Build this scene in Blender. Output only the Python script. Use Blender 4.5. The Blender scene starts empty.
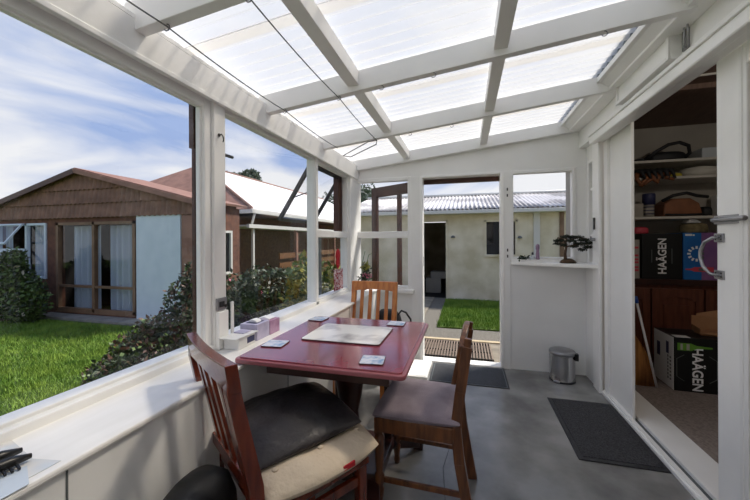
import bpy, math, random
import numpy as np
from mathutils import Matrix, Vector, Euler
random.seed(7); rng = np.random.default_rng(7)
C = bpy.context.scene.collection
PI = math.pi
SC = bpy.context.scene

# ---------------------------------------------------------------- materials
def srgb(r, g, b):
    f = lambda c: (c/255/12.92) if c/255 <= .04045 else ((c/255+.055)/1.055)**2.4
    return (f(r), f(g), f(b), 1)

def mat(name, col, rough=.5, metal=0., col2=None, scale=8., detail=4., stretch=(1,1,1), bump=0., bscale=None, spec=.5, coat=0., contrast=(.35,.65), coords='Object'):
    m = bpy.data.materials.new(name); m.use_nodes = True
    nt = m.node_tree; N = nt.nodes; L = nt.links
    b = N['Principled BSDF']
    b.inputs['Base Color'].default_value = col
    b.inputs['Roughness'].default_value = rough
    b.inputs['Metallic'].default_value = metal
    b.inputs['Specular IOR Level'].default_value = spec
    b.inputs['Coat Weight'].default_value = coat
    b.inputs['Coat Roughness'].default_value = .12
    if col2 is not None or bump:
        tc = N.new('ShaderNodeTexCoord'); mp = N.new('ShaderNodeMapping')
        mp.inputs['Scale'].default_value = stretch
        L.new(tc.outputs[coords], mp.inputs['Vector'])
        nz = N.new('ShaderNodeTexNoise'); nz.inputs['Scale'].default_value = scale; nz.inputs['Detail'].default_value = detail
        L.new(mp.outputs[0], nz.inputs['Vector'])
        if col2 is not None:
            cr = N.new('ShaderNodeValToRGB')
            cr.color_ramp.elements[0].position = contrast[0]; cr.color_ramp.elements[0].color = col
            cr.color_ramp.elements[1].position = contrast[1]; cr.color_ramp.elements[1].color = col2
            L.new(nz.outputs['Fac'], cr.inputs[0]); L.new(cr.outputs[0], b.inputs['Base Color'])
        if bump:
            n2 = nz
            if bscale:
                n2 = N.new('ShaderNodeTexNoise'); n2.inputs['Scale'].default_value = bscale; n2.inputs['Detail'].default_value = 4
                L.new(mp.outputs[0], n2.inputs['Vector'])
            bp = N.new('ShaderNodeBump'); bp.inputs['Strength'].default_value = bump; bp.inputs['Distance'].default_value = .01
            L.new(n2.outputs['Fac'], bp.inputs['Height']); L.new(bp.outputs[0], b.inputs['Normal'])
    return m

def glass_mat(name, tint=(1,1,1,1), refl=1.0):
    m = bpy.data.materials.new(name); m.use_nodes = True
    nt = m.node_tree; N = nt.nodes; L = nt.links
    N.clear()
    o = N.new('ShaderNodeOutputMaterial'); mx = N.new('ShaderNodeMixShader')
    t = N.new('ShaderNodeBsdfTransparent'); t.inputs[0].default_value = tint
    g = N.new('ShaderNodeBsdfGlossy'); g.inputs['Roughness'].default_value = .01
    f = N.new('ShaderNodeFresnel'); f.inputs[0].default_value = 1.45
    mu = N.new('ShaderNodeMath'); mu.operation = 'MULTIPLY'; mu.inputs[1].default_value = refl
    ge = N.new('ShaderNodeNewGeometry'); inv = N.new('ShaderNodeMath'); inv.operation = 'SUBTRACT'; inv.inputs[0].default_value = 1
    m3 = N.new('ShaderNodeMath'); m3.operation = 'MULTIPLY'
    L.new(ge.outputs['Backfacing'], inv.inputs[1]); L.new(f.outputs[0], mu.inputs[0]); L.new(mu.outputs[0], m3.inputs[0]); L.new(inv.outputs[0], m3.inputs[1])
    L.new(m3.outputs[0], mx.inputs[0])
    L.new(t.outputs[0], mx.inputs[1]); L.new(g.outputs[0], mx.inputs[2]); L.new(mx.outputs[0], o.inputs[0])
    return m

def translucent_mat(name, col, amount, clear=0.):
    m = bpy.data.materials.new(name); m.use_nodes = True
    nt = m.node_tree; N = nt.nodes; L = nt.links
    N.clear()
    o = N.new('ShaderNodeOutputMaterial'); mx = N.new('ShaderNodeMixShader'); mx.inputs[0].default_value = amount
    t = N.new('ShaderNodeBsdfTranslucent'); t.inputs[0].default_value = col
    d = N.new('ShaderNodeBsdfDiffuse'); d.inputs[0].default_value = col
    L.new(d.outputs[0], mx.inputs[1]); L.new(t.outputs[0], mx.inputs[2])
    if clear:
        tr = N.new('ShaderNodeBsdfTransparent'); tr.inputs[0].default_value = (1,.94,.85,1); m2 = N.new('ShaderNodeMixShader')
        lw = N.new('ShaderNodeLayerWeight'); lw.inputs['Blend'].default_value = .5      # steeper rays pass less clearly
        mr = N.new('ShaderNodeMapRange'); mr.inputs['To Min'].default_value = clear; mr.inputs['To Max'].default_value = 0.
        L.new(lw.outputs['Facing'], mr.inputs['Value']); L.new(mr.outputs[0], m2.inputs[0])
        L.new(mx.outputs[0], m2.inputs[1]); L.new(tr.outputs[0], m2.inputs[2]); L.new(m2.outputs[0], o.inputs[0])
    else:
        L.new(mx.outputs[0], o.inputs[0])
    return m

M = {}
M['white'] = mat('white_paint', srgb(240,239,236), .42, col2=srgb(234,233,230), scale=3, bump=.05, bscale=40)
M['white2'] = mat('white_gloss_paint', srgb(246,245,242), .3, col2=srgb(240,239,236), scale=5)
M['sillwhite'] = mat('sill_white', srgb(246,244,240), .35, col2=srgb(240,238,233), scale=4, stretch=(6,1,1))
M['floor'] = mat('painted_concrete', srgb(104,103,101), .24, col2=srgb(150,149,146), scale=3.2, detail=8, bump=.12, bscale=9, spec=.6)
M['roof'] = translucent_mat('translucent_roof_sheet', (.92,.915,.90,1), .46, .36)
M['glass'] = glass_mat('window_glass')
M['mahogany'] = mat('mahogany_wood', srgb(74,24,14), .24, col2=srgb(116,48,26), scale=6, stretch=(6,6,1), coat=.5, contrast=(.3,.7))
M['litwood'] = mat('lit_chair_wood', srgb(176,98,36), .33, col2=srgb(206,132,62), scale=6, stretch=(6,6,1), coat=.2)  # same wood as the dark chair, its lit look put into the colour
M['brownwood'] = mat('brown_wood', srgb(84,46,22), .36, col2=srgb(124,74,38), scale=7, stretch=(6,6,1), coat=.3)
M['tabletop'] = mat('red_tabletop', srgb(116,40,54), .16, col2=srgb(156,70,80), scale=3, stretch=(3,1,1), coat=.6, spec=.6, contrast=(.2,.8))
M['tableedge'] = mat('red_edge_highlight', srgb(150,82,88), .3, coat=.3)  # paler than the top, the edge's reflection put into the colour
M['darkleg'] = mat('dark_table_wood', srgb(46,22,18), .35, col2=srgb(62,30,24), scale=6, coat=.2)
M['beige'] = mat('beige_cotton', srgb(186,168,146), .9, col2=srgb(202,186,164), scale=5, bump=.4, bscale=60)
M['blackfab'] = mat('black_velvet_cloth', srgb(26,22,22), .5, col2=srgb(42,36,37), scale=4, bump=.5, bscale=30)
M['greyfab'] = mat('grey_mauve_fabric', srgb(134,120,130), .6, col2=srgb(172,158,168), scale=5, bump=.3, bscale=200)
M['black'] = mat('black_plastic', srgb(16,16,17), .35)
M['blacksoft'] = mat('black_nylon', srgb(18,19,21), .6, col2=srgb(34,35,38), scale=14, bump=.5)
M['rubber'] = mat('black_rubber', srgb(38,38,40), .6, col2=srgb(52,52,55), scale=30, bump=.4, bscale=150)
M['carpetmat'] = mat('charcoal_carpet', srgb(34,34,36), .95, col2=srgb(74,74,77), scale=110, detail=6, bump=.8)
M['steel'] = mat('brushed_steel', srgb(200,200,202), .16, 1.)
M['chrome'] = mat('satin_metal', srgb(158,158,161), .3, .9)
M['darkmetal'] = mat('dark_aluminium', srgb(52,50,50), .4, .3)
M['brownpaint'] = mat('brown_exterior_paint', srgb(62,34,24), .5, col2=srgb(78,44,32), scale=5)
M['wingclad'] = mat('brown_gable_tiles', srgb(112,82,68), .8, col2=srgb(138,103,86), scale=5, detail=6)
M['brick'] = mat('brown_brick', srgb(86,54,42), .85, col2=srgb(112,72,54), scale=9)
M['timberframe'] = mat('tan_timber_frame', srgb(110,84,62), .6, col2=srgb(128,98,74), scale=6)
M['panelwhite'] = mat('pale_blue_panel', srgb(206,216,226), .6, col2=srgb(196,208,219), scale=4)
M['curtain'] = mat('pale_curtain', srgb(160,170,184), .9)
M['darkglass'] = mat('dark_window_glass', srgb(12,14,17), .04, spec=.8)
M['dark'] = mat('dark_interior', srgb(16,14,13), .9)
M['roofbrown'] = mat('brown_roof_tiles', srgb(128,92,78), .7, col2=srgb(150,110,94), scale=4, stretch=(1,1,1))
M['roofglare'] = mat('roof_with_sky_glare', srgb(232,226,222), .4, col2=srgb(240,236,232), scale=3)  # near-white colour holds the sky glare on the roof slope
M['shedroof'] = mat('grey_corrugated_roof', srgb(150,146,146), .55, col2=srgb(204,200,200), scale=1.1, detail=2, contrast=(.45,.55))
M['shedwall'] = mat('stained_cream_plaster', srgb(196,184,154), .9, col2=srgb(226,216,194), scale=2.2, detail=10, bump=.1)
M['gutter'] = mat('cream_gutter', srgb(206,204,198), .5)
M['lawn'] = mat('lawn_soil_green', srgb(64,86,22), .95, col2=srgb(92,112,38), scale=6, detail=8, bump=.6, bscale=60)
M['blade'] = mat('grass_blades', srgb(88,124,32), .7, col2=srgb(126,152,52), scale=3)
M['paving'] = mat('concrete_paving', srgb(116,108,96), .9, col2=srgb(148,138,122), scale=5, detail=8)
M['gravel'] = mat('grey_gravel', srgb(84,80,72), .95, col2=srgb(128,122,112), scale=60, bump=.8)
M['plank'] = mat('weathered_plank', srgb(172,152,122), .85, col2=srgb(200,182,150), scale=6, stretch=(1,8,1))
M['grate'] = mat('grey_grate', srgb(128,112,98), .6, .2)
M['leafdark'] = mat('dark_green_leaves', srgb(26,38,20), .55, col2=srgb(52,68,34), scale=9)
M['leafmid'] = mat('mid_green_leaves', srgb(62,84,34), .55, col2=srgb(96,118,52), scale=9)
M['leafred'] = mat('bronze_leaves', srgb(72,46,40), .55, col2=srgb(96,72,50), scale=9)
M['leafyellow'] = mat('yellow_green_leaves', srgb(140,140,56), .6, col2=srgb(176,168,84), scale=9)
M['flowerw'] = mat('cream_petals', srgb(232,222,200), .7)
M['flowerp'] = mat('pink_petals', srgb(206,110,140), .7)
M['bark'] = mat('brown_bark', srgb(66,48,36), .9, col2=srgb(92,70,54), scale=20, bump=.6)
M['treeleaf'] = mat('far_tree_leaves', srgb(70,84,66), .7, col2=srgb(98,112,92), scale=2)
M['storewall'] = mat('store_wall_paint', srgb(168,162,152), .8, col2=srgb(158,152,142), scale=3)
M['storeceil'] = mat('stained_ceiling_boards', srgb(92,70,58), .6, col2=srgb(112,88,74), scale=5, stretch=(10,1,1))
M['shelfpaint'] = mat('cream_shelf_paint', srgb(196,192,182), .6)
M['cabinetwood'] = mat('dark_red_cabinet_wood', srgb(84,42,28), .45, col2=srgb(106,58,40), scale=5, stretch=(8,8,1))
M['storefloor'] = mat('brown_store_carpet', srgb(120,108,102), .95, col2=srgb(146,134,127), scale=70, bump=.5)
M['cardboard'] = mat('brown_cardboard', srgb(150,108,74), .85, col2=srgb(162,120,84), scale=5)
M['boxblack'] = mat('black_printed_card', srgb(12,16,17), .4)
M['boxblue'] = mat('blue_printed_card', srgb(20,96,168), .4, col2=srgb(34,116,190), scale=4)
M['boxmauve'] = mat('mauve_printed_card', srgb(120,84,140), .4, col2=srgb(142,96,142), scale=6)
M['boxwhite'] = mat('white_printed_card', srgb(226,226,224), .5)
M['print'] = mat('white_print', srgb(240,240,240), .5)
M['printgrey'] = mat('grey_print', srgb(96,102,102), .5)
M['greenprint'] = mat('green_print', srgb(96,150,48), .5)
M['redprint'] = mat('pink_red_print', srgb(206,70,86), .5)
M['navyprint'] = mat('navy_print', srgb(48,52,90), .5)
M['lavender'] = mat('lavender_card', srgb(176,172,200), .5, col2=srgb(196,190,214), scale=20)
M['pinkcard'] = mat('pink_lilac_card', srgb(174,132,164), .5, col2=srgb(196,160,188), scale=20)
M['tissue'] = mat('white_tissue', srgb(240,240,242), .9)
M['paper'] = mat('printed_paper', srgb(232,224,212), .8, col2=srgb(204,214,224), scale=9, detail=2)
M['marble'] = mat('placemat_picture', srgb(236,232,226), .18, col2=srgb(150,142,144), scale=6, detail=6, contrast=(.5,.72))
M['coaster'] = mat('coaster_picture', srgb(216,218,226), .25, col2=srgb(128,160,198), scale=40, detail=3, contrast=(.45,.7))
M['matback'] = mat('dark_cork_back', srgb(70,34,36), .6)
M['straw'] = mat('broom_straw', srgb(166,112,56), .9, col2=srgb(120,76,36), scale=40, stretch=(1,1,.1), bump=.8)
M['stickwhite'] = mat('white_stick', srgb(226,226,230), .4)
M['blueplastic'] = mat('blue_plastic', srgb(30,70,150), .4)
M['leather'] = mat('tan_leather', srgb(118,72,44), .5, col2=srgb(134,84,52), scale=12)
M['khaki'] = mat('khaki_cloth', srgb(140,124,90), .9, col2=srgb(104,94,66), scale=18)
M['clearplastic'] = mat('pale_clear_plastic', srgb(190,196,200), .2)
M['moss'] = mat('brown_moss', srgb(84,60,44), .95, col2=srgb(60,52,34), scale=40, bump=.8)
M['bonsaileaf'] = mat('bonsai_needles', srgb(20,26,17), .7, col2=srgb(36,44,28), scale=40)
M['red'] = mat('red_knit', srgb(176,26,40), .8)
M['pattern'] = mat('red_white_cloth', srgb(214,196,196), .9, col2=srgb(150,40,56), scale=60, detail=1, contrast=(.48,.54))
M['wire'] = mat('galvanised_wire', srgb(110,110,112), .4, .6)
M['yellow'] = mat('yellow_cloth', srgb(190,176,60), .9)
M['concrete'] = mat('grey_concrete_base', srgb(120,116,110), .9, col2=srgb(140,136,128), scale=6)
M['purple'] = mat('mauve_glass', srgb(150,124,146), .2)

# ---------------------------------------------------------------- mesh builder
class MB:
    def __init__(s): s.v = []; s.f = []; s.smooth = []
    def add(s, vs, fs, sm=False, mtx=None):
        o = len(s.v)
        for p in vs:
            p = Vector(p)
            if mtx is not None: p = mtx @ p
            s.v.append(tuple(p))
        for f in fs: s.f.append([i+o for i in f]); s.smooth.append(sm)
        return s
    def box(s, x0, x1, y0, y1, z0, z1, mtx=None):
        vs = [(x0,y0,z0),(x1,y0,z0),(x1,y1,z0),(x0,y1,z0),(x0,y0,z1),(x1,y0,z1),(x1,y1,z1),(x0,y1,z1)]
        return s.add(vs, [(0,3,2,1),(4,5,6,7),(0,1,5,4),(1,2,6,5),(2,3,7,6),(3,0,4,7)], False, mtx)
    def bar(s, a, b, w, h, up=(0,0,1)):            # rectangular bar from a to b
        a = Vector(a); b = Vector(b); d = (b-a).normalized(); up = Vector(up)
        if abs(d.dot(up)) > .98: up = Vector((0,1,0))
        x = d.cross(up).normalized(); u = x.cross(d).normalized()
        vs = [p + x*i*w/2 + u*j*h/2 for p in (a,b) for i,j in ((-1,-1),(1,-1),(1,1),(-1,1))]
        return s.add(vs, [(0,3,2,1),(4,5,6,7),(0,1,5,4),(1,2,6,5),(2,3,7,6),(3,0,4,7)])
    def tube(s, pts, r, n=8, caps=True):
        pts = [Vector(p) for p in pts]; rs = r if isinstance(r, (list,tuple)) else [r]*len(pts)
        vs = []; fs = []; ref = None
        for i, p in enumerate(pts):
            d = (pts[min(i+1,len(pts)-1)] - pts[max(i-1,0)]).normalized()
            if ref is None: ref = Vector((0,0,1)) if abs(d.z) < .9 else Vector((1,0,0))
            x = d.cross(ref).normalized(); y = x.cross(d).normalized(); ref = y
            for k in range(n):
                a = 2*PI*k/n; vs.append(p + (x*math.cos(a) + y*math.sin(a))*rs[i])
        for i in range(len(pts)-1):
            for k in range(n): fs.append((i*n+k, i*n+(k+1)%n, (i+1)*n+(k+1)%n, (i+1)*n+k))
        if caps: fs += [tuple(range(n))[::-1], tuple(range((len(pts)-1)*n, len(pts)*n))]
        return s.add(vs, fs, True)
    def lathe(s, prof, c=(0,0,0), n=24, sx=1., sy=1.):
        vs = []; fs = []
        for r, z in prof:
            for k in range(n):
                a = 2*PI*k/n; vs.append((c[0]+r*math.cos(a)*sx, c[1]+r*math.sin(a)*sy, c[2]+z))
        for i in range(len(prof)-1):
            for k in range(n): fs.append((i*n+k, i*n+(k+1)%n, (i+1)*n+(k+1)%n, (i+1)*n+k))
        fs += [tuple(range(n))[::-1], tuple(range((len(prof)-1)*n, len(prof)*n))]
        return s.add(vs, fs, True)
    def prism(s, poly, axis, a, b, mtx=None):       # poly of 2-tuples extruded along axis
        n = len(poly)
        def P(p, t):
            return {'x': (t,p[0],p[1]), 'y': (p[0],t,p[1]), 'z': (p[0],p[1],t)}[axis]
        vs = [P(p,a) for p in poly] + [P(p,b) for p in poly]
        fs = [tuple(range(n))[::-1], tuple(range(n,2*n))] + [(i,(i+1)%n,n+(i+1)%n,n+i) for i in range(n)]
        return s.add(vs, fs, False, mtx)
    def grid(s, fn, nu, nv, sm=True, close=False):
        vs = [fn(i/nu, j/nv) for i in range(nu+1) for j in range(nv+1)]
        fs = [(i*(nv+1)+j, (i+1)*(nv+1)+j, (i+1)*(nv+1)+j+1, i*(nv+1)+j+1) for i in range(nu) for j in range(nv)]
        return s.add(vs, fs, sm)
    def build(s, name, m, parent=None, bevel=0., solid=0., subsurf=0, origin=None):
        vs = np.array(s.v, dtype=float)
        if parent is not None:
            vs = vs if getattr(s, 'local', False) else (np.c_[vs, np.ones(len(vs))] @ np.array(world(parent).inverted()).T)[:, :3]
            loc = (0,0,0)
        else:
            lo, hi = vs.min(0), vs.max(0)
            loc = origin if origin is not None else ((lo[0]+hi[0])/2, (lo[1]+hi[1])/2, lo[2])
            vs = vs - np.array(loc)
        me = bpy.data.meshes.new(name); me.from_pydata(vs.tolist(), [], s.f); me.update()
        me.polygons.foreach_set('use_smooth', s.smooth)
        import bmesh
        bm = bmesh.new(); bm.from_mesh(me); bmesh.ops.delete(bm, geom=[v for v in bm.verts if not v.link_faces], context='VERTS'); bmesh.ops.recalc_face_normals(bm, faces=bm.faces[:]); bm.to_mesh(me); bm.free()
        me.materials.append(M[m] if isinstance(m, str) else m)
        o = bpy.data.objects.new(name, me); C.objects.link(o); o.location = loc
        if parent is not None: o.parent = parent
        if solid:
            md = o.modifiers.new('s', 'SOLIDIFY'); md.thickness = solid; md.offset = 0
        if bevel:
            md = o.modifiers.new('b', 'BEVEL'); md.width = bevel; md.segments = 2; md.limit_method = 'ANGLE'; md.angle_limit = math.radians(40)
            md.harden_normals = False
        if subsurf:
            md = o.modifiers.new('u', 'SUBSURF'); md.levels = subsurf; md.render_levels = subsurf
        return o

def LM():
    m = MB(); m.local = True; return m

def world(o):
    m = Matrix.Translation(o.location) @ o.rotation_euler.to_matrix().to_4x4()
    return (world(o.parent) @ m) if o.parent else m

def tag(o, label=None, cat=None, group=None, kind=None):
    if label: o['label'] = label
    if cat: o['category'] = cat
    if group: o['group'] = group
    if kind: o['kind'] = kind
    return o

def thing(name, loc, label, cat, rz=0., group=None, kind=None):
    o = bpy.data.objects.new(name, None); C.objects.link(o); o.location = loc; o.rotation_euler = (0,0,rz)
    o.empty_display_size = .1
    return tag(o, label, cat, group, kind)

def copy_tree(o, parent=None):
    c = o.copy(); C.objects.link(c); c.parent = parent
    for ch in list(o.children): copy_tree(ch, c)
    return c

def text(body, size, origin, xdir, ydir, m, parent, name='lettering', depth=.0008, sx=1.):
    cu = bpy.data.curves.new(name, 'FONT'); cu.body = body; cu.size = size; cu.extrude = depth; cu.offset = size*.022
    cu.align_x = 'CENTER'; cu.align_y = 'CENTER'
    t = bpy.data.objects.new(name, cu); C.objects.link(t)
    dg = bpy.context.evaluated_depsgraph_get(); dg.update()
    me = bpy.data.meshes.new_from_object(t.evaluated_get(dg))
    C.objects.unlink(t); bpy.data.objects.remove(t)
    x = Vector(xdir).normalized(); y = Vector(ydir).normalized(); z = x.cross(y)
    R = Matrix(((x.x*sx,y.x,z.x,origin[0]),(x.y*sx,y.y,z.y,origin[1]),(x.z*sx,y.z,z.z,origin[2]),(0,0,0,1)))
    if parent is not None: R = world(parent).inverted() @ R
    me.transform(R); me.materials.clear(); me.materials.append(M[m])
    o = bpy.data.objects.new(name, me); C.objects.link(o); o.parent = parent
    return o

def leaves_mesh(name, m, parent, blobs, n, size, aspect=.5, flat=.0, shell=.55):
    """scatter n leaf quads through ellipsoid blobs [(cx,cy,cz,rx,ry,rz)]"""
    B = np.array(blobs, float); w = B[:,3]*B[:,4]*B[:,5]; w = w**.7; w /= w.sum()
    idx = rng.choice(len(B), n, p=w)
    d = rng.normal(size=(n,3)); d /= np.linalg.norm(d, axis=1)[:,None]
    r = shell + (1-shell)*rng.random(n)**.6
    p = B[idx,:3] + d*r[:,None]*B[idx,3:6]
    a = rng.normal(size=(n,3)); a[:,2] *= (1-flat); a /= np.linalg.norm(a, axis=1)[:,None]
    b = np.cross(a, rng.normal(size=(n,3))); b /= np.linalg.norm(b, axis=1)[:,None]
    s = size*(.6+.8*rng.random(n))[:,None]
    tip = p + a*s; l = p + b*s*aspect/2 + a*s*.45; q = p - b*s*aspect/2 + a*s*.45
    vs = np.stack([p, l, tip, q], 1).reshape(-1,3)
    Minv = np.array(world(parent).inverted()) if parent is not None else np.eye(4)
    vs = (np.c_[vs, np.ones(len(vs))] @ Minv.T)[:,:3]
    me = bpy.data.meshes.new(name)
    me.from_pydata(vs.tolist(), [], np.arange(4*n).reshape(-1,4).tolist()); me.update()
    me.materials.append(M[m])
    o = bpy.data.objects.new(name, me); C.objects.link(o); o.parent = parent
    return o

def blades(name, regions, n, h, m):
    P = []
    A = np.array([(x1-x0)*(y1-y0) for x0,x1,y0,y1,z in regions]); A = A/A.sum()
    idx = rng.choice(len(regions), n, p=A); R = np.array(regions, float)[idx]
    x = R[:,0]+(R[:,1]-R[:,0])*rng.random(n); y = R[:,2]+(R[:,3]-R[:,2])*rng.random(n); z = R[:,4]
    th = rng.random(n)*2*PI; w = .004+.004*rng.random(n); hh = h*(.5+.9*rng.random(n))
    lx = rng.normal(size=n)*.35*hh; ly = rng.normal(size=n)*.35*hh
    v0 = np.c_[x-w*np.cos(th), y-w*np.sin(th), z]; v1 = np.c_[x+w*np.cos(th), y+w*np.sin(th), z]; v2 = np.c_[x+lx, y+ly, z+hh]
    vs = np.stack([v0,v1,v2],1).reshape(-1,3)
    c = vs.mean(0); c[2] = vs[:,2].min()
    me = bpy.data.meshes.new(name); me.from_pydata((vs-c).tolist(), [], np.arange(3*n).reshape(-1,3).tolist()); me.update()
    me.materials.append(M[m]); o = bpy.data.objects.new(name, me); C.objects.link(o); o.location = c
    return o

def structure(o, label, cat): return tag(o, label, cat, kind='structure')

# ================================================================= ROOM SHELL
YB = 3.53            # inside face of the end wall
XL = -1.21           # plane of the long window wall
def zroof(x): return 2.05 + .11*(x+1.2)      # underside of the rafters

# floor (painted concrete, with fine cracks)
f = MB().box(-1.24, 1.12, -1.9, YB+.1, -.12, 0)
fl = structure(f.build('floor', 'floor'), 'grey painted concrete porch floor with scuffs and fine cracks', 'floor')
crk = MB()
for pts in ([(-.12,1.3),(-.1,1.62),(-.13,1.9),(-.09,2.2),(-.12,2.55)], [(-.09,2.55),(-.11,2.8),(-.08,3.0)]):
    for a, b in zip(pts[:-1], pts[1:]): crk.bar((a[0],a[1],.0004), (b[0],b[1],.0004), .0035, .0008)
crk.build('crack', 'rubber', fl)

# long window wall, lower part
w = MB().box(-1.27, -.935, -1.9, YB, -.35, .731)
w.box(-1.27, -1.17, -1.9, -1.1, .715, 2.1)
w.box(-1.27, -1.17, 1.345, 1.422, .75, 2.0)           # post
w.box(-1.26, -1.175, 2.488, 2.53, .75, 2.0)            # mullion
w.box(-1.27, -1.157, 3.27, YB+.1, .75, 2.07)              # corner post
w.box(-1.28, -1.15, -1.9, YB, 1.955, 2.085)             # wall plate
w.box(-1.285, -1.235, -1.9, YB, 2.085, 2.166)
wl = structure(w.build('wall_left', 'white', bevel=.004), 'white boarded wall under the long window sill', 'wall')
s = MB()
for y in (-.4, .58, 1.616, 2.6): s.box(-.9355, -.933, y-.002, y+.002, 0, .73)
s.build('board_joint', 'printgrey', wl)
s = MB().box(-1.165, -1.145, -1.9, YB, 1.945, 1.965)
s.build('plate_bead', 'white2', wl, bevel=.003)
# sill
s = MB().box(-1.19, -.922, -1.9, YB, .731, .75)
si = structure(s.build('trim_1', 'sillwhite', bevel=.006), 'deep white painted sill under the long windows', 'window sill')
MB().box(-1.3, -1.175, -1.9, YB, .74, .778).build('sill_step', 'white2', si, bevel=.004)

def frame_x(x0, x1, ya, yb, za, zb, t, m=None):     # rectangular frame in a plane of constant x
    m = m or MB()
    m.box(x0,x1,ya,ya+t,za,zb); m.box(x0,x1,yb-t,yb,za,zb); m.box(x0,x1,ya+t,yb-t,za,za+t); m.box(x0,x1,ya+t,yb-t,zb-t,zb)
    return m
def frame_y(y0, y1, xa, xb, za, zb, t, m=None):
    m = m or MB()
    m.box(xa,xa+t,y0,y1,za,zb); m.box(xb-t,xb,y0,y1,za,zb); m.box(xa+t,xb-t,y0,y1,za,za+t); m.box(xa+t,xb-t,y0,y1,zb-t,zb)
    return m

def window(n, label, loc): return thing('window_%d' % n, loc, label, 'window', kind='structure')
# window 1 : big fixed pane over the lawn
w1 = window(1, 'large fixed window pane looking onto the lawn', (XL, .1, .76))
frame_x(-1.235, -1.185, -1.1, 1.345, .735, 1.96, .045).build('window_frame', 'white', w1, bevel=.006)
frame_x(-1.225, -1.2, -1.05, 1.31, .77, 1.93, .022).build('glazing_bead', 'white2', w1, bevel=.004)
MB().box(-1.222, -1.216, -1.03, 1.27, .81, 1.91).build('glass_pane', 'glass', w1)
e = MB().box(-1.258, -1.24, 1.30, 1.345, .70, 1.97)
e.box(-1.264, -1.24, 1.29, 1.31, 1.72, 1.93)
e.build('exterior_timber', 'brownpaint', w1)
# window 2
w2 = window(2, 'fixed window pane between the post and the mullion', (XL, 1.97, .76))
frame_x(-1.235, -1.185, 1.42, 2.505, .755, 1.955, .024).build('window_frame', 'white', w2, bevel=.005)
MB().box(-1.222, -1.216, 1.435, 2.49, .77, 1.94).build('glass_pane', 'glass', w2)
# window 3 : fixed below, awning sash above
w3 = window(3, 'small corner window with an open awning sash above a fixed pane', (XL, 2.9, .76))
m_ = frame_x(-1.235, -1.185, 2.515, 3.275, .765, 1.955, .028); m_.box(-1.235, -1.18, 2.53, 3.26, 1.305, 1.365)
m_.build('window_frame', 'white', w3, bevel=.005)
MB().box(-1.222, -1.216, 2.535, 3.255, .785, 1.31).build('glass_pane', 'glass', w3)
# awning sash hinged at the top, swung out
def awning(y0, y1, ztop, L, ang, win):
    a = math.radians(ang)
    T = Matrix.Translation((-1.245, 0, ztop)) @ Matrix.Rotation(a, 4, 'Y')
    s_ = MB(); t = .032
    s_.box(-.03,0,y0,y0+t,-L,0,T).box(-.03,0,y1-t,y1,-L,0,T).box(-.03,0,y0+t,y1-t,-L,-L+t,T).box(-.03,0,y0+t,y1-t,-t,0,T)
    so = s_.build('awning_sash', 'darkmetal', win, bevel=.003)
    g = MB().box(-.018,-.013,y0+t-.003,y1-t+.003,-L+t-.003,-t+.003,T); g.build('glass_pane', 'glass', so)
    st = MB(); p = T @ Vector((-.015,(y0+.02),-L*.6))
    st.tube([(-1.235,y0+.02,ztop-.22),(p.x,p.y,p.z)], .005)
    st.build('stay_arm', 'darkmetal', so)
awning(2.56, 3.24, 1.925, .57, 33, w3)
e = MB().box(-1.30, -1.25, 3.16, 3.27, 1.36, 1.97); e.box(-1.30,-1.25,2.58,3.27,1.93,1.97)
e.build('exterior_timber', 'brownpaint', w3)

# end wall
def wall_box(b, *a): b.box(*a)
w = MB()
wall_box(w, -1.27, -.57, YB, YB+.1, -.12, .745)
wall_box(w, -.57, -.462, YB-.01, YB+.1, -.12, 1.95)
wall_box(w, .345, .425, YB-.01, YB+.1, -.12, 1.95)
wall_box(w, .425, 1.2, YB, YB+.1, -.12, 1.05)
wall_box(w, .99, 1.2, YB, YB+.1, 1.05, 1.95)
w.box(-1.31,-1.16,YB-.04,YB+.12,1.98,2.155)
w.prism([(-1.3,1.95),(1.2,1.95),(1.2,zroof(1.2)+.1),(-1.3,zroof(-1.3)+.1)], 'y', YB, YB+.1)
wb = structure(w.build('wall_back', 'white', bevel=.003), 'white end wall around the garden doorway', 'wall')
s = MB().prism([(-1.16,zroof(-1.16)-.012),(.93,zroof(.93)-.012),(.93,zroof(.93)+.002),(-1.16,zroof(-1.16)+.002)], 'y', YB-.012, YB)
s.build('scribe_bead', 'white', wb)
# end wall frames / trims
w4 = window(4, 'two-light window in the end wall beside the garden doorway', (-.89, YB+.04, .76))
m_ = frame_y(YB-.012, YB+.06, -1.215, -.56, .745, 1.955, .04)
m_.box(-1.18,-.6,YB-.014,YB+.06,1.30,1.372)
m_.build('window_frame', 'white', w4, bevel=.006)
MB().box(-1.18,-.597,YB+.03,YB+.036,.78,1.305).build('glass_pane', 'glass', w4)
MB().box(-1.18,-.597,YB+.03,YB+.036,1.366,1.92).build('glass_pane', 'glass', w4)
MB().box(-1.19,-.53,YB-.06,YB,.715,.752).build('window_board', 'sillwhite', w4, bevel=.008)
w5 = window(5, 'window beside the doorway above the corner shelf', (.7, YB+.04, 1.07))
frame_y(YB-.01, YB+.06, .42, 1.0, 1.075, 1.955, .032).build('window_frame', 'white', w5, bevel=.005)
MB().box(.45,.97,YB+.03,YB+.036,1.105,1.925).build('glass_pane', 'glass', w5)
MB().box(.43,.98,YB-.03,YB+.01,1.05,1.085).build('window_board', 'sillwhite', w5, bevel=.004)
t2 = MB().box(-.462,.345,YB-.01,YB+.12,-.12,.012)
structure(t2.build('trim_2', 'sillwhite', bevel=.004), 'white threshold strip of the garden doorway', 'threshold')
t3 = MB()
t3.box(-.47,-.44,YB-.022,YB+.11,0.012,1.95); t3.box(.33,.36,YB-.022,YB+.11,0.012,1.95); t3.box(-.44,.33,YB-.022,YB+.11,1.93,1.96)
t3o = structure(t3.build('trim_3', 'white2', bevel=.004), 'white lining around the garden doorway', 'door frame')
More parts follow.
